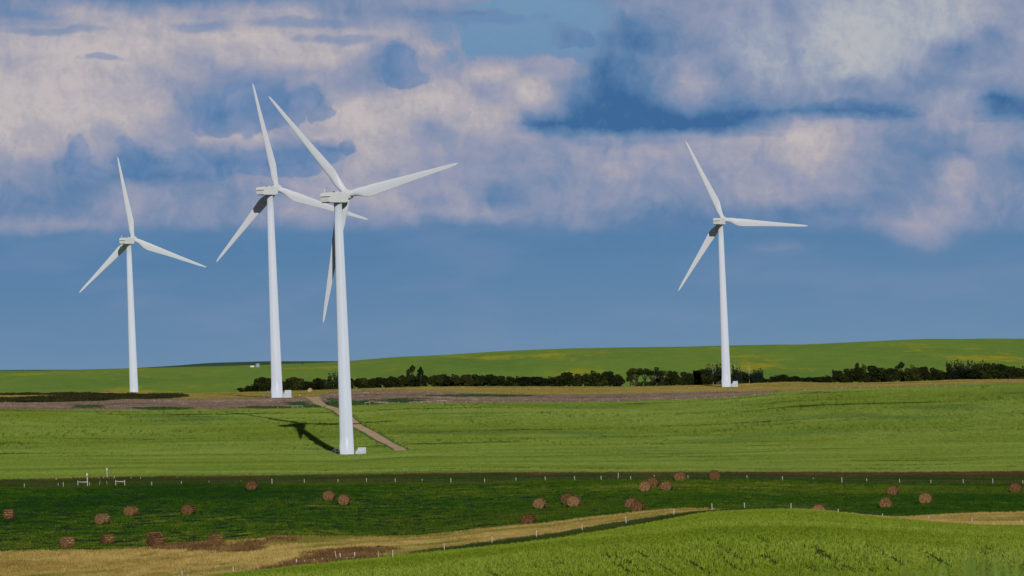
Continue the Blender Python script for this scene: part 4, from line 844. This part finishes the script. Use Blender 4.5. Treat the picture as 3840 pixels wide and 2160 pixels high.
BALES = [ # x, y of base, axis angle (0 = across the view, 90 = end on), label
 (33, 1948, 4, 'round bale seen side-on at the left edge of the hay field'),
 (384, 1964, 48, 'bale lower left of the bale with a tall stripe, alone in mid field at left'),
 (492, 1934, 62, 'round bale right of and slightly above its left neighbour in the left field'),
 (708, 1930, 70, 'squat bale alone in the left field, below the bale nearest the fence'),
 (252, 2055, 40, 'bale at lower left close to the tan grass edge, left of its neighbour'),
 (403, 2041, 35, 'bale between the leftmost front bale and the close pair at lower left'),
 (581, 2036, 40, 'rear bale of the close pair at lower left'),
 (586, 2060, 36, 'front bale of the close pair at lower left by the brown weeds'),
 (809, 2057, 45, 'bale half sunk behind red brown weeds at lower left'),
 (945, 1837, 84, 'bale near the middle fence, left of the nearest turbine'),
 (1235, 1877, 74, 'left bale of two below the nearest turbine'),
 (1291, 1893, 86, 'right and lower bale of two below the nearest turbine'),
 (2024, 1907, 76, 'bale alone just left of the overlapping pair in mid field'),
 (1983, 1967, 68, 'bale closest to the tan grass in the middle of the field'),
 (2131, 1889, 66, 'rear bale of the upper overlapping pair in mid field'),
 (2154, 1900, 74, 'front bale of the upper overlapping pair in mid field'),
 (2370, 1907, 68, 'rear bale of the overlapping pair beside the tan grass strip'),
 (2393, 1918, 72, 'front bale of the overlapping pair beside the tan grass strip'),
 (2420, 1843, 80, 'left bale of the loose trio below the middle fence'),
 (2450, 1826, 72, 'top bale of the loose trio below the middle fence'),
 (2500, 1839, 82, 'right bale of the loose trio below the middle fence'),
 (2548, 1804, 92, 'bale touching the middle fence, left of two there'),
 (2681, 1801, 84, 'bale touching the middle fence, right of two there'),
 (3072, 1932, 84, 'bale whose lower half is hidden by the foreground crop crest'),
 (3349, 1856, 76, 'upper bale of the right-hand three, near the fence'),
 (3321, 1906, 82, 'lowest bale of the right-hand three'),
 (3471, 1889, 84, 'bale right of and between the upper and lower right-hand bales'),
 (3809, 1846, 80, 'bale at the right edge of the picture'),
]
for k, (x, y, an, lab) in enumerate(BALES):
    p = ground(x, y, 842, 1060)
    o = link(bpy.data.objects.new('hay_bale', BM[k % 4])); o.location = p - Vector((0, 0, .04)); o.rotation_euler = (0, 0, rad(an + 4 * math.sin(k * 2.1))); o.scale = (1, 1.03 + .05 * math.sin(k), 0.93 + .05 * math.cos(k * 1.7))
    if k in (6, 7): o.scale = Vector(o.scale) * 1.12
    if k == 8: o.location.z -= .25
    tag(o, lab, 'hay bale', G_)
p = ground(1163, 1471, 2150, 2700); pm = BM[0].copy(); pm.materials.clear(); pm.materials.append(M['straw_pale'])
o = link(bpy.data.objects.new('straw_bale', pm)); o.location = p; o.rotation_euler = (0, 0, rad(75)); tag(o, 'pale straw bale by itself in front of the trees, right of the second turbine', 'straw bale')

# ------------------------------------------------------------------ fences
def post_mb(mb, p, h, r=.065, lean=(0, 0), rz=0.0):
    h *= .92; r *= .85
    top = p + Vector((lean[0], lean[1], h)); mb.tube([p - Vector((0, 0, .3)), p + (top - p) * .5, top - Vector((0, 0, .03)), top], [r, r * .97, r * .94, r * .7], 8)
    return top
def fence(label, posts, rails, loc_rng, wires, h0, extra=()):
    """posts: (x, y, height, radius, lean, material); rails: (xa, ya, xb, yb, height, radius)"""
    c = ground(posts[len(posts) // 2][0], posts[len(posts) // 2][1], *loc_rng)
    root = empty('wire_fence', c); tag(root, label, 'fence', 'post and wire fences')
    tops = []
    for q in posts:
        x, y = q[:2]; h = q[2] if len(q) > 2 else h0; r = q[3] if len(q) > 3 else .065; le = q[4] if len(q) > 4 else random.uniform(-.04, .04); mt = q[5] if len(q) > 5 else 'post'
        p = ground(x, y, *loc_rng) - c; mb = MB(); post_mb(mb, p, h, r, (le, random.uniform(-.04, .04))); mb.build('post', M[mt], root, True); tops.append((p, h))
    for xa, ya, xb, yb, h, r in rails:
        a = ground(xa, ya, *loc_rng) - c; b = ground(xb, yb, *loc_rng) - c; mb = MB(); mb.tube([a + Vector((0, -.02, h)), b + Vector((0, -.02, h))], r, 8); mb.build('brace_rail', M['post'], root, True)
    tops.sort(key=lambda t: t[0].x)
    for wz in wires:
        mb = MB(); mb.tube([p + Vector((0, -.07, min(h - .05, wz))) for p, h in tops], .0035, 4); mb.build('wire', M['wire'], root)
    return root
yA = lambda x: np.interp(x, [p[0] for p in LINES[3][1][0]], [p[1] for p in LINES[3][1][0]])
fg = [(684, 2168, 1.15), (876, 2155, 1.2), (968, 2146, 1.0, .04), (1059, 2133, .95, .06, 0, 'post_grey'), (1112, 2126, 1.15, .09), (1145, 2122, .85, .05, -.1), (1180, 2118, .85, .06), (1215, 2113, .85, .05, -.25), (1263, 2107, 1.65, .055, -.2, 'post_grey'), (1277, 2106, 1.25, .08), (1330, 2103, 1.25, .09), (1419, 2099, 1.2, .05, 0, 'post_grey'), (1473, 2097, 1.35),
      (1667, 2073, 1.4), (1846, 2048, 1.45), (2012, 2026, 1.45), (2184, 2000, 1.35), (2349, 1977, 1.65, .065, -.05), (2527, 1943, 1.35), (2671, 1923, 1.5), (2793, 1914, 1.4), (2967, 1914, 1.25), (3143, 1928, .95), (3309, 1944, .8), (3484, 1958, 1.0), (3645, 1970, 1.05), (3832, 1972, .9)]
fence('foreground fence of white posts between dry grass and bright crop', fg, [(1059, 2133, 1112, 2126, .42, .06), (1277, 2106, 1330, 2103, .42, .06), (1263, 2107, 1277, 2106, .5, .04)], (700, 842), (.3, .6, .85), 1.3)
mid = [(91, 1828, .75), (218, 1826, .75, .045), (238, 1827, .95), (292, 1825, 1.15, .07), (328, 1825, 1.9, .10), (336, 1825, .9, .05, 0, 'post_grey'), (372, 1824, 1.1, .035, .2, 'post_grey'), (404, 1823, 1.05, .035, -.2, 'post_grey'), (434, 1823, 1.2, .075), (468, 1823, 1.2, .075), (569, 1823, .85), (679, 1820, .8, .06, .08), (784, 1815, .6), (904, 1812, .5), (1020, 1817, 1.1), (1141, 1814, .9), (1268, 1811, .75), (1374, 1810, .85, .06, .06), (1482, 1811, .85), (1584, 1809, .65), (1691, 1812, 1.0), (1818, 1810, .8), (1935, 1806, .8), (2045, 1804, .9), (2155, 1803, .95), (2254, 1801, .85), (2317, 1799, 1.35, .06, .15), (2365, 1799, .7), (2454, 1796, .8), (2580, 1798, .8), (2802, 1798, .8), (2935, 1803, .9), (3050, 1803, .6), (3157, 1812, 1.15), (3251, 1811, .9), (3374, 1813, .9), (3491, 1815, .8), (3613, 1815, .9), (3723, 1815, 1.05), (3836, 1816, .8)]
fence('middle fence of short white posts along the far side of the hay field', mid, [(292, 1825, 328, 1825, .82, .07), (434, 1823, 468, 1823, .82, .07)], (940, 1105), (.3, .6), .85)
bk = [(211, 1806, .75), (268, 1803, .6), (299, 1803, .8), (345, 1802, .8, .04), (371, 1803, .8, .05), (389, 1801, .7), (402, 1801, 1.9, .08), (429, 1801, .9), (491, 1801, .7), (527, 1801, .65), (665, 1798, .55), (808, 1795, .5), (1343, 1787, .5), (1514, 1785, .35), (2009, 1781, .4), (2146, 1781, .4), (2258, 1780, .35), (2390, 1780, .4), (2520, 1780, .35), (2778, 1780, .35), (2919, 1780, .35)]
fence('low fence in the brown grass right along the near edge of the wheat', bk, [(268, 1803, 299, 1803, .30, .05), (402, 1801, 429, 1801, .32, .05)], (1060, 1130), (.3,), .6)
yE = lambda x: float(np.interp(x, [p[0] for p in LINES[8][1][0]], [p[1] for p in LINES[8][1][0]])) - 0.5
fx = [1040.5, 1175, 1209, 1447, 1450, 1495, 1538, 1580, 1747, 1817, 1889, 1959, 2030, 2102, 2174, 2247, 2319, 2397, 2537, 2610, 2683, 2754, 2830, 2894, 2951, 3018, 3087, 3156, 3226, 3291, 3366, 3439, 3509, 3585, 3655]
far = [(x, yE(x), .95 if x > 1300 else .9, .07) for x in fx] + [(x, yE(x), 1.05, .06) for x in (1097, 1116, 1135, 1369, 1387, 1641, 1658, 1676)]
fence('distant fence of tiny white posts along the stubble behind the wheat', far, [(1097, yE(1097), 1116, yE(1116), 1.02, .06), (1116, yE(1116), 1135, yE(1135), 1.02, .06), (1369, yE(1369), 1387, yE(1387), 1.02, .06), (1641, yE(1641), 1658, yE(1658), 1.02, .06), (1658, yE(1658), 1676, yE(1676), 1.02, .06)], (1850, 1960), (.35, .7), .95)
# bird box on the tall gate post, marker box behind
for x, y, h, rg, lab in ((328, 1825, 1.95, (940, 1105), 'small white box on the tall post of the left gate'), (402, 1801, 1.9, (1060, 1130), 'small white box on the tall post behind the left gate')):
    p = ground(x, y, *rg) + Vector((0, 0, h)); mb = MB(); mb.box((0, 0, .2), (.24, .24, .4), 0, .02); mb.box((0, 0, .42), (.3, .3, .05)); o = mb.build('nest_box', M['tank'], None, False, p); tag(o, lab, 'box')

# ------------------------------------------------------------------ trees
def clumps(lobes, n, size, r, skip=0.0):
    """leaf-clump quads spread through ellipsoid lobes, denser at the skin"""
    V, F = [], []; tot = sum(l[3] * l[4] * l[5] for l in lobes)
    for (cx, cy, cz, rx, ry, rz) in lobes:
        k = max(8, int(n * (rx * ry * rz) / tot))
        for _ in range(k):
            d = Vector((r.gauss(0, 1), r.gauss(0, 1), r.gauss(0, 1))).normalized(); q = r.uniform(.45, 1.08) ** .5
            p = Vector((cx + d.x * rx * q, cy + d.y * ry * q, cz + d.z * rz * q))
            a = Vector((r.gauss(0, 1), r.gauss(0, 1), r.gauss(0, 1))).normalized(); b = a.cross(Vector((r.gauss(0, 1), r.gauss(0, 1), r.gauss(0, 1)))).normalized()
            s = size * r.uniform(.5, 1.3); t = s * r.uniform(.5, .9); i0 = len(V)
            V += [p - a * s, p - b * t, p + a * s, p + b * t]; F.append((i0, i0 + 1, i0 + 2, i0 + 3))
    return V, F
def tree_proto(kind, seed):
    """unit tree 1 m high, crown about 1 m wide"""
    r = random.Random(seed); tb = MB(); lobes = []
    if kind == 'round':
        tb.tube([(0, 0, 0), (.02, 0, .25), (0, 0, .6)], [.045, .035, .015], 6)
        for _ in range(13):
            a = r.uniform(0, 6.28); q = r.uniform(.05, .36); z = r.uniform(.10, .80); s = .18 * (1.2 - .5 * abs(z - .45)); lobes.append((q * math.cos(a), q * math.sin(a), z, s * 1.25, s * 1.25, s))
        lobes.append((r.uniform(-.15, .15), 0, .84, .15, .15, .13))
    elif kind == 'open':
        fan = [(r.uniform(-.42, .42), r.uniform(-.25, .25), r.uniform(.62, .9)) for _ in range(9)]
        tb.tube([(0, 0, 0), (.03, 0, .3)], [.05, .04], 6)
        for (x, y, z) in fan:
            tb.tube([(.03, 0, .25), (x * .5, y * .5, z * .68), (x, y, z)], [.028, .02, .008], 5); s = r.uniform(.10, .17); lobes.append((x, y, z, s * 1.3, s * 1.3, s * .75))
        lobes.append((0, 0, .16, .25, .2, .14)); lobes.append((.2, 0, .12, .2, .2, .12))
    elif kind == 'spiky':
        for j in range(4):
            x0 = r.uniform(-.3, .3); hgt = r.uniform(.72, 1.0) if j else 1.0; x0 = x0 if j else r.uniform(-.1, .1)
            tb.tube([(x0 * .5, 0, 0), (x0, 0, hgt * .9)], [.03, .006], 5)
            for q in range(9):
                z = hgt * (.1 + .9 * q / 8.5); s = .25 * (1.06 - z / hgt) + .024; lobes.append((x0 + r.uniform(-.03, .03), r.uniform(-.1, .1), z * .98, s, s, .09))
    elif kind == 'tall':
        tb.tube([(0, 0, 0), (.02, 0, .5), (0, 0, .95)], [.04, .03, .008], 6)
        for _ in range(15):
            z = r.uniform(.18, .93); a = r.uniform(0, 6.28); q = r.uniform(.05, .3) * (1.1 - .6 * z); s = r.uniform(.08, .15); lobes.append((q * math.cos(a), q * math.sin(a), z, s, s, s * 1.05))
            tb.tube([(0, 0, z * .7), (q * math.cos(a), q * math.sin(a), z)], [.012, .004], 4)
    elif kind == 'hedge':
        tb.tube([(0, 0, 0), (0, 0, .5)], [.04, .015], 5)
        for _ in range(14):
            x = r.uniform(-.48, .48); z = r.uniform(.12, .78); lobes.append((x, r.uniform(-.35, .35), z, .2, .2, .2))
    return tb, lobes, r
PROTO = {}
def proto(kind, seed, n, size, leaf, bark):
    key = (kind, seed)
    if key not in PROTO:
        tb, lobes, r = tree_proto(kind, seed); V, F = clumps(lobes, n, size, r)
        cm = bpy.data.meshes.new('crown'); cm.from_pydata([v[:] for v in V], [], F); cm.materials.append(M[leaf]); cm.update()
        tm = bpy.data.meshes.new('trunk'); tm.from_pydata(tb.v, [], tb.f); tm.materials.append(M[bark]); tm.update()
        PROTO[key] = (cm, tm)
    return PROTO[key]
CFG = {'round': (2300, .056, 'leaf', 'bark'), 'open': (1100, .040, 'leaf', 'bark'), 'spiky': (2600, .040, 'leaf_blue', 'bark'), 'tall': (1300, .040, 'leaf', 'bark'), 'hedge': (2300, .062, 'leaf', 'bark')}
NAMEK = {'round': 'broadleaf_tree', 'open': 'open_crowned_tree', 'spiky': 'spruce_tree', 'tall': 'poplar_tree', 'hedge': 'hedge_shrub'}
CATK = {'round': 'tree', 'open': 'tree', 'spiky': 'spruce', 'tall': 'tree', 'hedge': 'shrub'}
def gline(x): return float(np.interp(x, [p[0] for p in LINES[11][1][0]], [p[1] for p in LINES[11][1][0]]))
cnt = 0
def tree(kind, x, wpx, hpx, label, group, dD=None):
    """x, width and height in photo pixels"""
    global cnt; cnt += 1
    u, _ = pdir(x, 1450); D = float(lineY('G', u)) + (random.uniform(4, 24) if dD is None else dD)
    u, _ = pdir(x, gline(x)); X = u * D; Z = float(height(X, D)[0]); s = FPX / D
    cm, tm = proto(kind, cnt % 4, *CFG[kind])
    root = empty(NAMEK[kind], (X, D, Z - .1), random.uniform(-.5, .5)); tag(root, label, CATK[kind], group)
    hh_, ww_ = hpx / s, wpx / s
    for nm, me in (('crown', cm), ('trunk', tm)):
        o = bpy.data.objects.new(nm, me); link(o, root); o.scale = (ww_ * 1.3, max(ww_ * 1.2, 4.0), hh_ * 1.07)
g1 = 'trees of the left end of the tree line'
LT = [('hedge', 920, 40, 18, 'lowest dark shrub at the very left tip of the tree line'), ('round', 943, 40, 30, 'small dark shrub second from the left tip of the tree line'), ('round', 985, 48, 55, 'tall rounded dark tree left of the second turbine tower'), ('round', 1010, 44, 50, 'dark tree just left of the second turbine tower, lower than its neighbour'), ('round', 1045, 42, 46, 'dark tree mostly hidden behind the second turbine tower'), ('round', 1074, 36, 44, 'dark tree just right of the second turbine tower above the cabinet'), ('round', 1102, 46, 52, 'rounded olive topped tree second right of the second turbine tower'), ('round', 1126, 38, 46, 'dark tree right of the olive topped rounded tree'), ('hedge', 1150, 44, 37, 'low dark shrub above the pale straw bale, left one'), ('hedge', 1172, 40, 34, 'low dark shrub above the pale straw bale, right one'), ('round', 1194, 32, 46, 'knobbly dark tree midway between the two near turbine towers'), ('round', 1216, 32, 40, 'dark shrub left of the spruce by the nearest tower'), ('spiky', 1252, 48, 66, 'pointed dark spruce just left of the nearest turbine tower'), ('round', 1290, 40, 46, 'dark tree mostly hidden behind the nearest turbine tower')]
for k, x, w, h, l in LT: tree(k, x, w, h, l, g1)
g2 = 'even hedge shrubs right of the nearest turbine'
for q in range(8): tree('hedge', 1330 + q * 25, 38, 40 + 3 * math.sin(q * 2.3), 'even dark hedge shrub between the nearest tower and the tall ragged tree pair', g2)
g3 = 'trees of the middle tree line'
MT = [('hedge', 1522, 36, 46, 'shrub at the left foot of the tall ragged tree'), ('tall', 1542, 46, 77, 'left crown of the tall ragged tree pair rising from the hedge'), ('tall', 1578, 40, 70, 'right crown of the tall ragged tree pair rising from the hedge'), ('hedge', 1560, 50, 44, 'dark shrub between the stems of the tall ragged tree pair'), ('hedge', 1606, 40, 42, 'shrub at the right foot of the tall ragged tree pair')]
for k, x, w, h, l in MT: tree(k, x, w, h, l, g3)
g4 = 'rounded hedge shrubs of the middle tree line'
for q, h in enumerate((44, 47, 46, 42, 44, 46, 44, 40, 38, 38, 37, 36, 36, 36, 37)): tree('round' if q % 3 else 'hedge', 1636 + q * 30, 46, h + 2, 'low rounded dark shrub in the long hedge right of the ragged tree pair', g4)
MT = [('round', 2098, 44, 42, 'shrub at the right end of the long even hedge'), ('round', 2134, 58, 54, 'first broad dark tree rising right of the long hedge'), ('round', 2168, 44, 50, 'dark tree behind the first broad one right of the long hedge'), ('round', 2218, 62, 60, 'tallest broad dark tree right of the long hedge'), ('round', 2252, 44, 48, 'dark tree right of the tallest broad one'), ('round', 2288, 54, 58, 'broad dark tree second left of the open crowned trees'), ('round', 2318, 40, 48, 'dark tree just left of the open crowned trees'), ('tall', 2364, 38, 58, 'narrow dark tree at the left of the open crowned trees'),
      ('open', 2388, 48, 68, 'leftmost umbrella shaped tree with bare stems'), ('open', 2418, 50, 68, 'second umbrella shaped tree with bare stems from left'), ('open', 2448, 52, 70, 'tallest umbrella shaped tree with bare stems'), ('open', 2482, 54, 63, 'rightmost umbrella shaped tree with bare stems'), ('hedge', 2500, 50, 34, 'low shrub under the rightmost umbrella shaped tree'),
      ('round', 2530, 52, 54, 'rounded dark tree right of the umbrella shaped trees'), ('round', 2568, 48, 52, 'rounded dark tree between umbrella trees and right-hand tower, middle one'), ('round', 2602, 50, 55, 'rounded dark tree two left of the right-hand tower'), ('round', 2640, 58, 60, 'big rounded dark tree just left of the right-hand tower'), ('spiky', 2658, 30, 78, 'left pointed spruce beside the right-hand tower'), ('spiky', 2688, 38, 80, 'right pointed spruce left of the right-hand tower'), ('round', 2690, 60, 62, 'rounded dark tree at the left foot of the right-hand tower'),
      ('spiky', 2750, 36, 74, 'pointed spruce just right of the right-hand tower'), ('spiky', 2772, 30, 60, 'smaller pointed spruce second right of the right-hand tower'), ('round', 2788, 50, 45, 'rounded shrub behind the right-hand cabinet'), ('round', 2812, 44, 38, 'low rounded shrub right of the right-hand cabinet'), ('spiky', 2828, 40, 54, 'twin topped spruce at the right of the turbine cluster, left one'), ('spiky', 2850, 36, 56, 'twin topped spruce at the right of the turbine cluster, right one'),
      ('hedge', 2876, 36, 16, 'lowest shrub in the gap right of the turbine cluster'), ('round', 2904, 34, 28, 'small dark shrub, left of two in the low gap of the trees'), ('round', 2938, 34, 30, 'small dark shrub, right of two in the low gap of the trees')]
for k, x, w, h, l in MT: tree(k, x, w, h, l, g3)
g5 = 'low hedge in the gap of the right-hand trees'
for q in range(6): tree('hedge', 2966 + q * 24, 34, 21 + 2 * math.sin(q * 1.7), 'very low hedge shrub in the gap left of the big right-hand grove', g5)
g6 = 'trees of the right-hand grove'
RT = [('round', 3096, 34, 30, 'small shrub at the left foot of the right-hand grove'), ('tall', 3130, 34, 48, 'narrow tree at the left end of the right-hand grove'), ('round', 3150, 44, 46, 'rounded tree second in the right-hand grove'), ('round', 3180, 58, 54, 'broad rounded tree third in the right-hand grove'), ('tall', 3217, 26, 70, 'slim dark spire, left of two above the right-hand grove'), ('tall', 3241, 26, 67, 'slim dark spire, right of two above the right-hand grove'), ('round', 3225, 56, 56, 'broad tree under the two slim spires'), ('round', 3274, 66, 64, 'broadest domed tree of the right-hand grove'), ('round', 3308, 46, 55, 'tree right of the broadest dome in the right-hand grove'), ('round', 3342, 46, 53, 'rounded tree left of the tall bushy one in the right-hand grove'), ('tall', 3375, 50, 70, 'tall bushy tree in the middle of the right-hand grove'), ('round', 3394, 34, 38, 'low shrub right of the tall bushy tree'), ('round', 3416, 44, 62, 'rounded tree with a notch on its left in the right-hand grove'), ('round', 3442, 44, 52, 'rounded tree two right of the notch in the grove'), ('round', 3470, 44, 54, 'rounded tree three right of the notch in the grove'), ('round', 3501, 40, 50, 'knobbly tree left of the ragged tops at right'), ('round', 3526, 46, 38, 'low shrub before the ragged tops at right'),
      ('tall', 3556, 30, 64, 'narrow tree at the left of the ragged tops'), ('spiky', 3589, 52, 74, 'tallest ragged topped tree at right, left of two'), ('spiky', 3628, 50, 72, 'tall ragged topped tree at right, right of two'), ('round', 3606, 60, 44, 'shrub at the foot of the two ragged topped trees'), ('tall', 3664, 44, 60, 'bushy tree right of the two ragged tops'), ('spiky', 3684, 40, 72, 'ragged spruce third of the ragged tops'), ('round', 3706, 50, 62, 'rounded tree right of the ragged spruce'), ('tall', 3728, 30, 58, 'slim tree before the last rounded trees at right'), ('round', 3750, 54, 58, 'fourth tree from the right edge of the grove'), ('round', 3776, 44, 50, 'third tree from the right edge of the grove'), ('round', 3802, 48, 50, 'second tree from the right edge of the grove'), ('round', 3834, 54, 50, 'dark tree cut by the right edge of the picture'), ('round', 3640, 70, 40, 'dark shrub low between the ragged tops and last trees')]
for k, x, w, h, l in RT: tree(k, x, w, h, l, g6)
def dead_tree(x, hpx, label, seed):
    r = random.Random(seed); u, w = pdir(x, gline(x)); D = float(lineY('G', u)) + 14; X = u * D; Z = float(height(X, D)[0]); hm = hpx / (FPX / D)
    mb = MB(); mb.tube([(0, 0, 0), (r.uniform(-.2, .2), 0, hm * .5), (r.uniform(-.3, .3), 0, hm)], [.13, .10, .04], 6)
    for _ in range(5): z = hm * r.uniform(.5, .85); mb.tube([(0, 0, z), (r.uniform(-.9, .9), r.uniform(-.5, .5), z + r.uniform(.5, 1.3))], [.06, .03], 5)
    root = empty('dead_tree', (X, D, Z)); tag(root, label, 'dead tree'); mb.build('trunk', M['bark_pale'], root)
dead_tree(2757, 86, 'bare white dead tree just right of the right-hand tower', 1); dead_tree(2781, 72, 'thin bare dead trunk second right of the right-hand tower', 2); dead_tree(2811, 78, 'bare dead trunk left of the twin topped spruce', 3); dead_tree(2675, 74, 'bare pale trunk between two spruces left of the right-hand tower', 5)
# small shrubs on the near ground
def shrub(x, y, wpx, hpx, rg, leaf, label):
    p = ground(x, y, *rg); s = FPX / p.y; tb, lobes, r = tree_proto('hedge', 3); V, F = clumps(lobes, 900, .06, r)
    root = empty('shrub', p); tag(root, label, 'shrub')
    o = mesh_obj('foliage', V, F, M[leaf], root); o.scale = (wpx / s, wpx / s, hpx / s); mb = MB(); mb.tube([(0, 0, -.1), (0, 0, hpx / s * .5)], [.05, .02], 6); mb.build('stem', M['bark'], root)
shrub(1429, 2059, 36, 15, (760, 845), 'leaf_green', 'small green bush alone in the tan grass strip')
shrub(1227, 1518, 13, 10, (1900, 2150), 'leaf_green', 'small bright green bush beside the dirt track')

# ------------------------------------------------------------------ small far things
p = ground(946, 1379, 2900, 3900); root = empty('storage_tank', p, rad(10)); tag(root, 'white lying tank far off on the canola hill', 'tank')
mb = MB(); mb.tube([(-1.3, 0, .75), (-1.2, 0, .75), (1.2, 0, .75), (1.3, 0, .75)], [.35, .55, .55, .35], 16); mb.build('drum', M['tank'], root, True)
mb = MB(); mb.box((-.8, 0, .15), (.2, .9, .5)); mb.box((.8, 0, .15), (.2, .9, .5)); mb.build('cradle', M['steel'], root)
p = ground(966, 1377, 2900, 3900); root = empty('metal_shed', p, rad(18)); tag(root, 'small grey metal shed far off beside the white tank', 'shed')
mb = MB(); mb.box((0, 0, 1.0), (1.9, 1.9, 2.2)); mb.build('wall', M['shed'], root); mb = MB(); mb.box((0, 0, 2.16), (2.1, 2.1, .1)); mb.build('roof', M['tank'], root)
p = ground(1134, 1366, 2900, 3900); root = empty('dark_hut', p); tag(root, 'tiny dark upright hut on the canola crest between the near towers', 'hut')
mb = MB(); mb.box((0, 0, .7), (.75, .75, 1.5), 0, .05); mb.build('wall', M['dark'], root); mb = MB(); mb.add([(-.42, -.42, 1.45), (.42, -.42, 1.45), (.42, .42, 1.45), (-.42, .42, 1.45), (0, 0, 1.75)], [(0, 1, 4), (1, 2, 4), (2, 3, 4), (3, 0, 4), (3, 2, 1, 0)]); mb.build('roof', M['dark'], root)
p = ground(1124, 1487, 2050, 2250); mb = MB(); mb.tube([(0, 0, -.2), (0, 0, .55)], .07, 8); mb.box((0, 0, .62), (.22, .12, .24), 0, .02); o = mb.build('marker_post', M['tank'], None, False, p); tag(o, 'short white marker post on the track beside the second turbine', 'marker post')
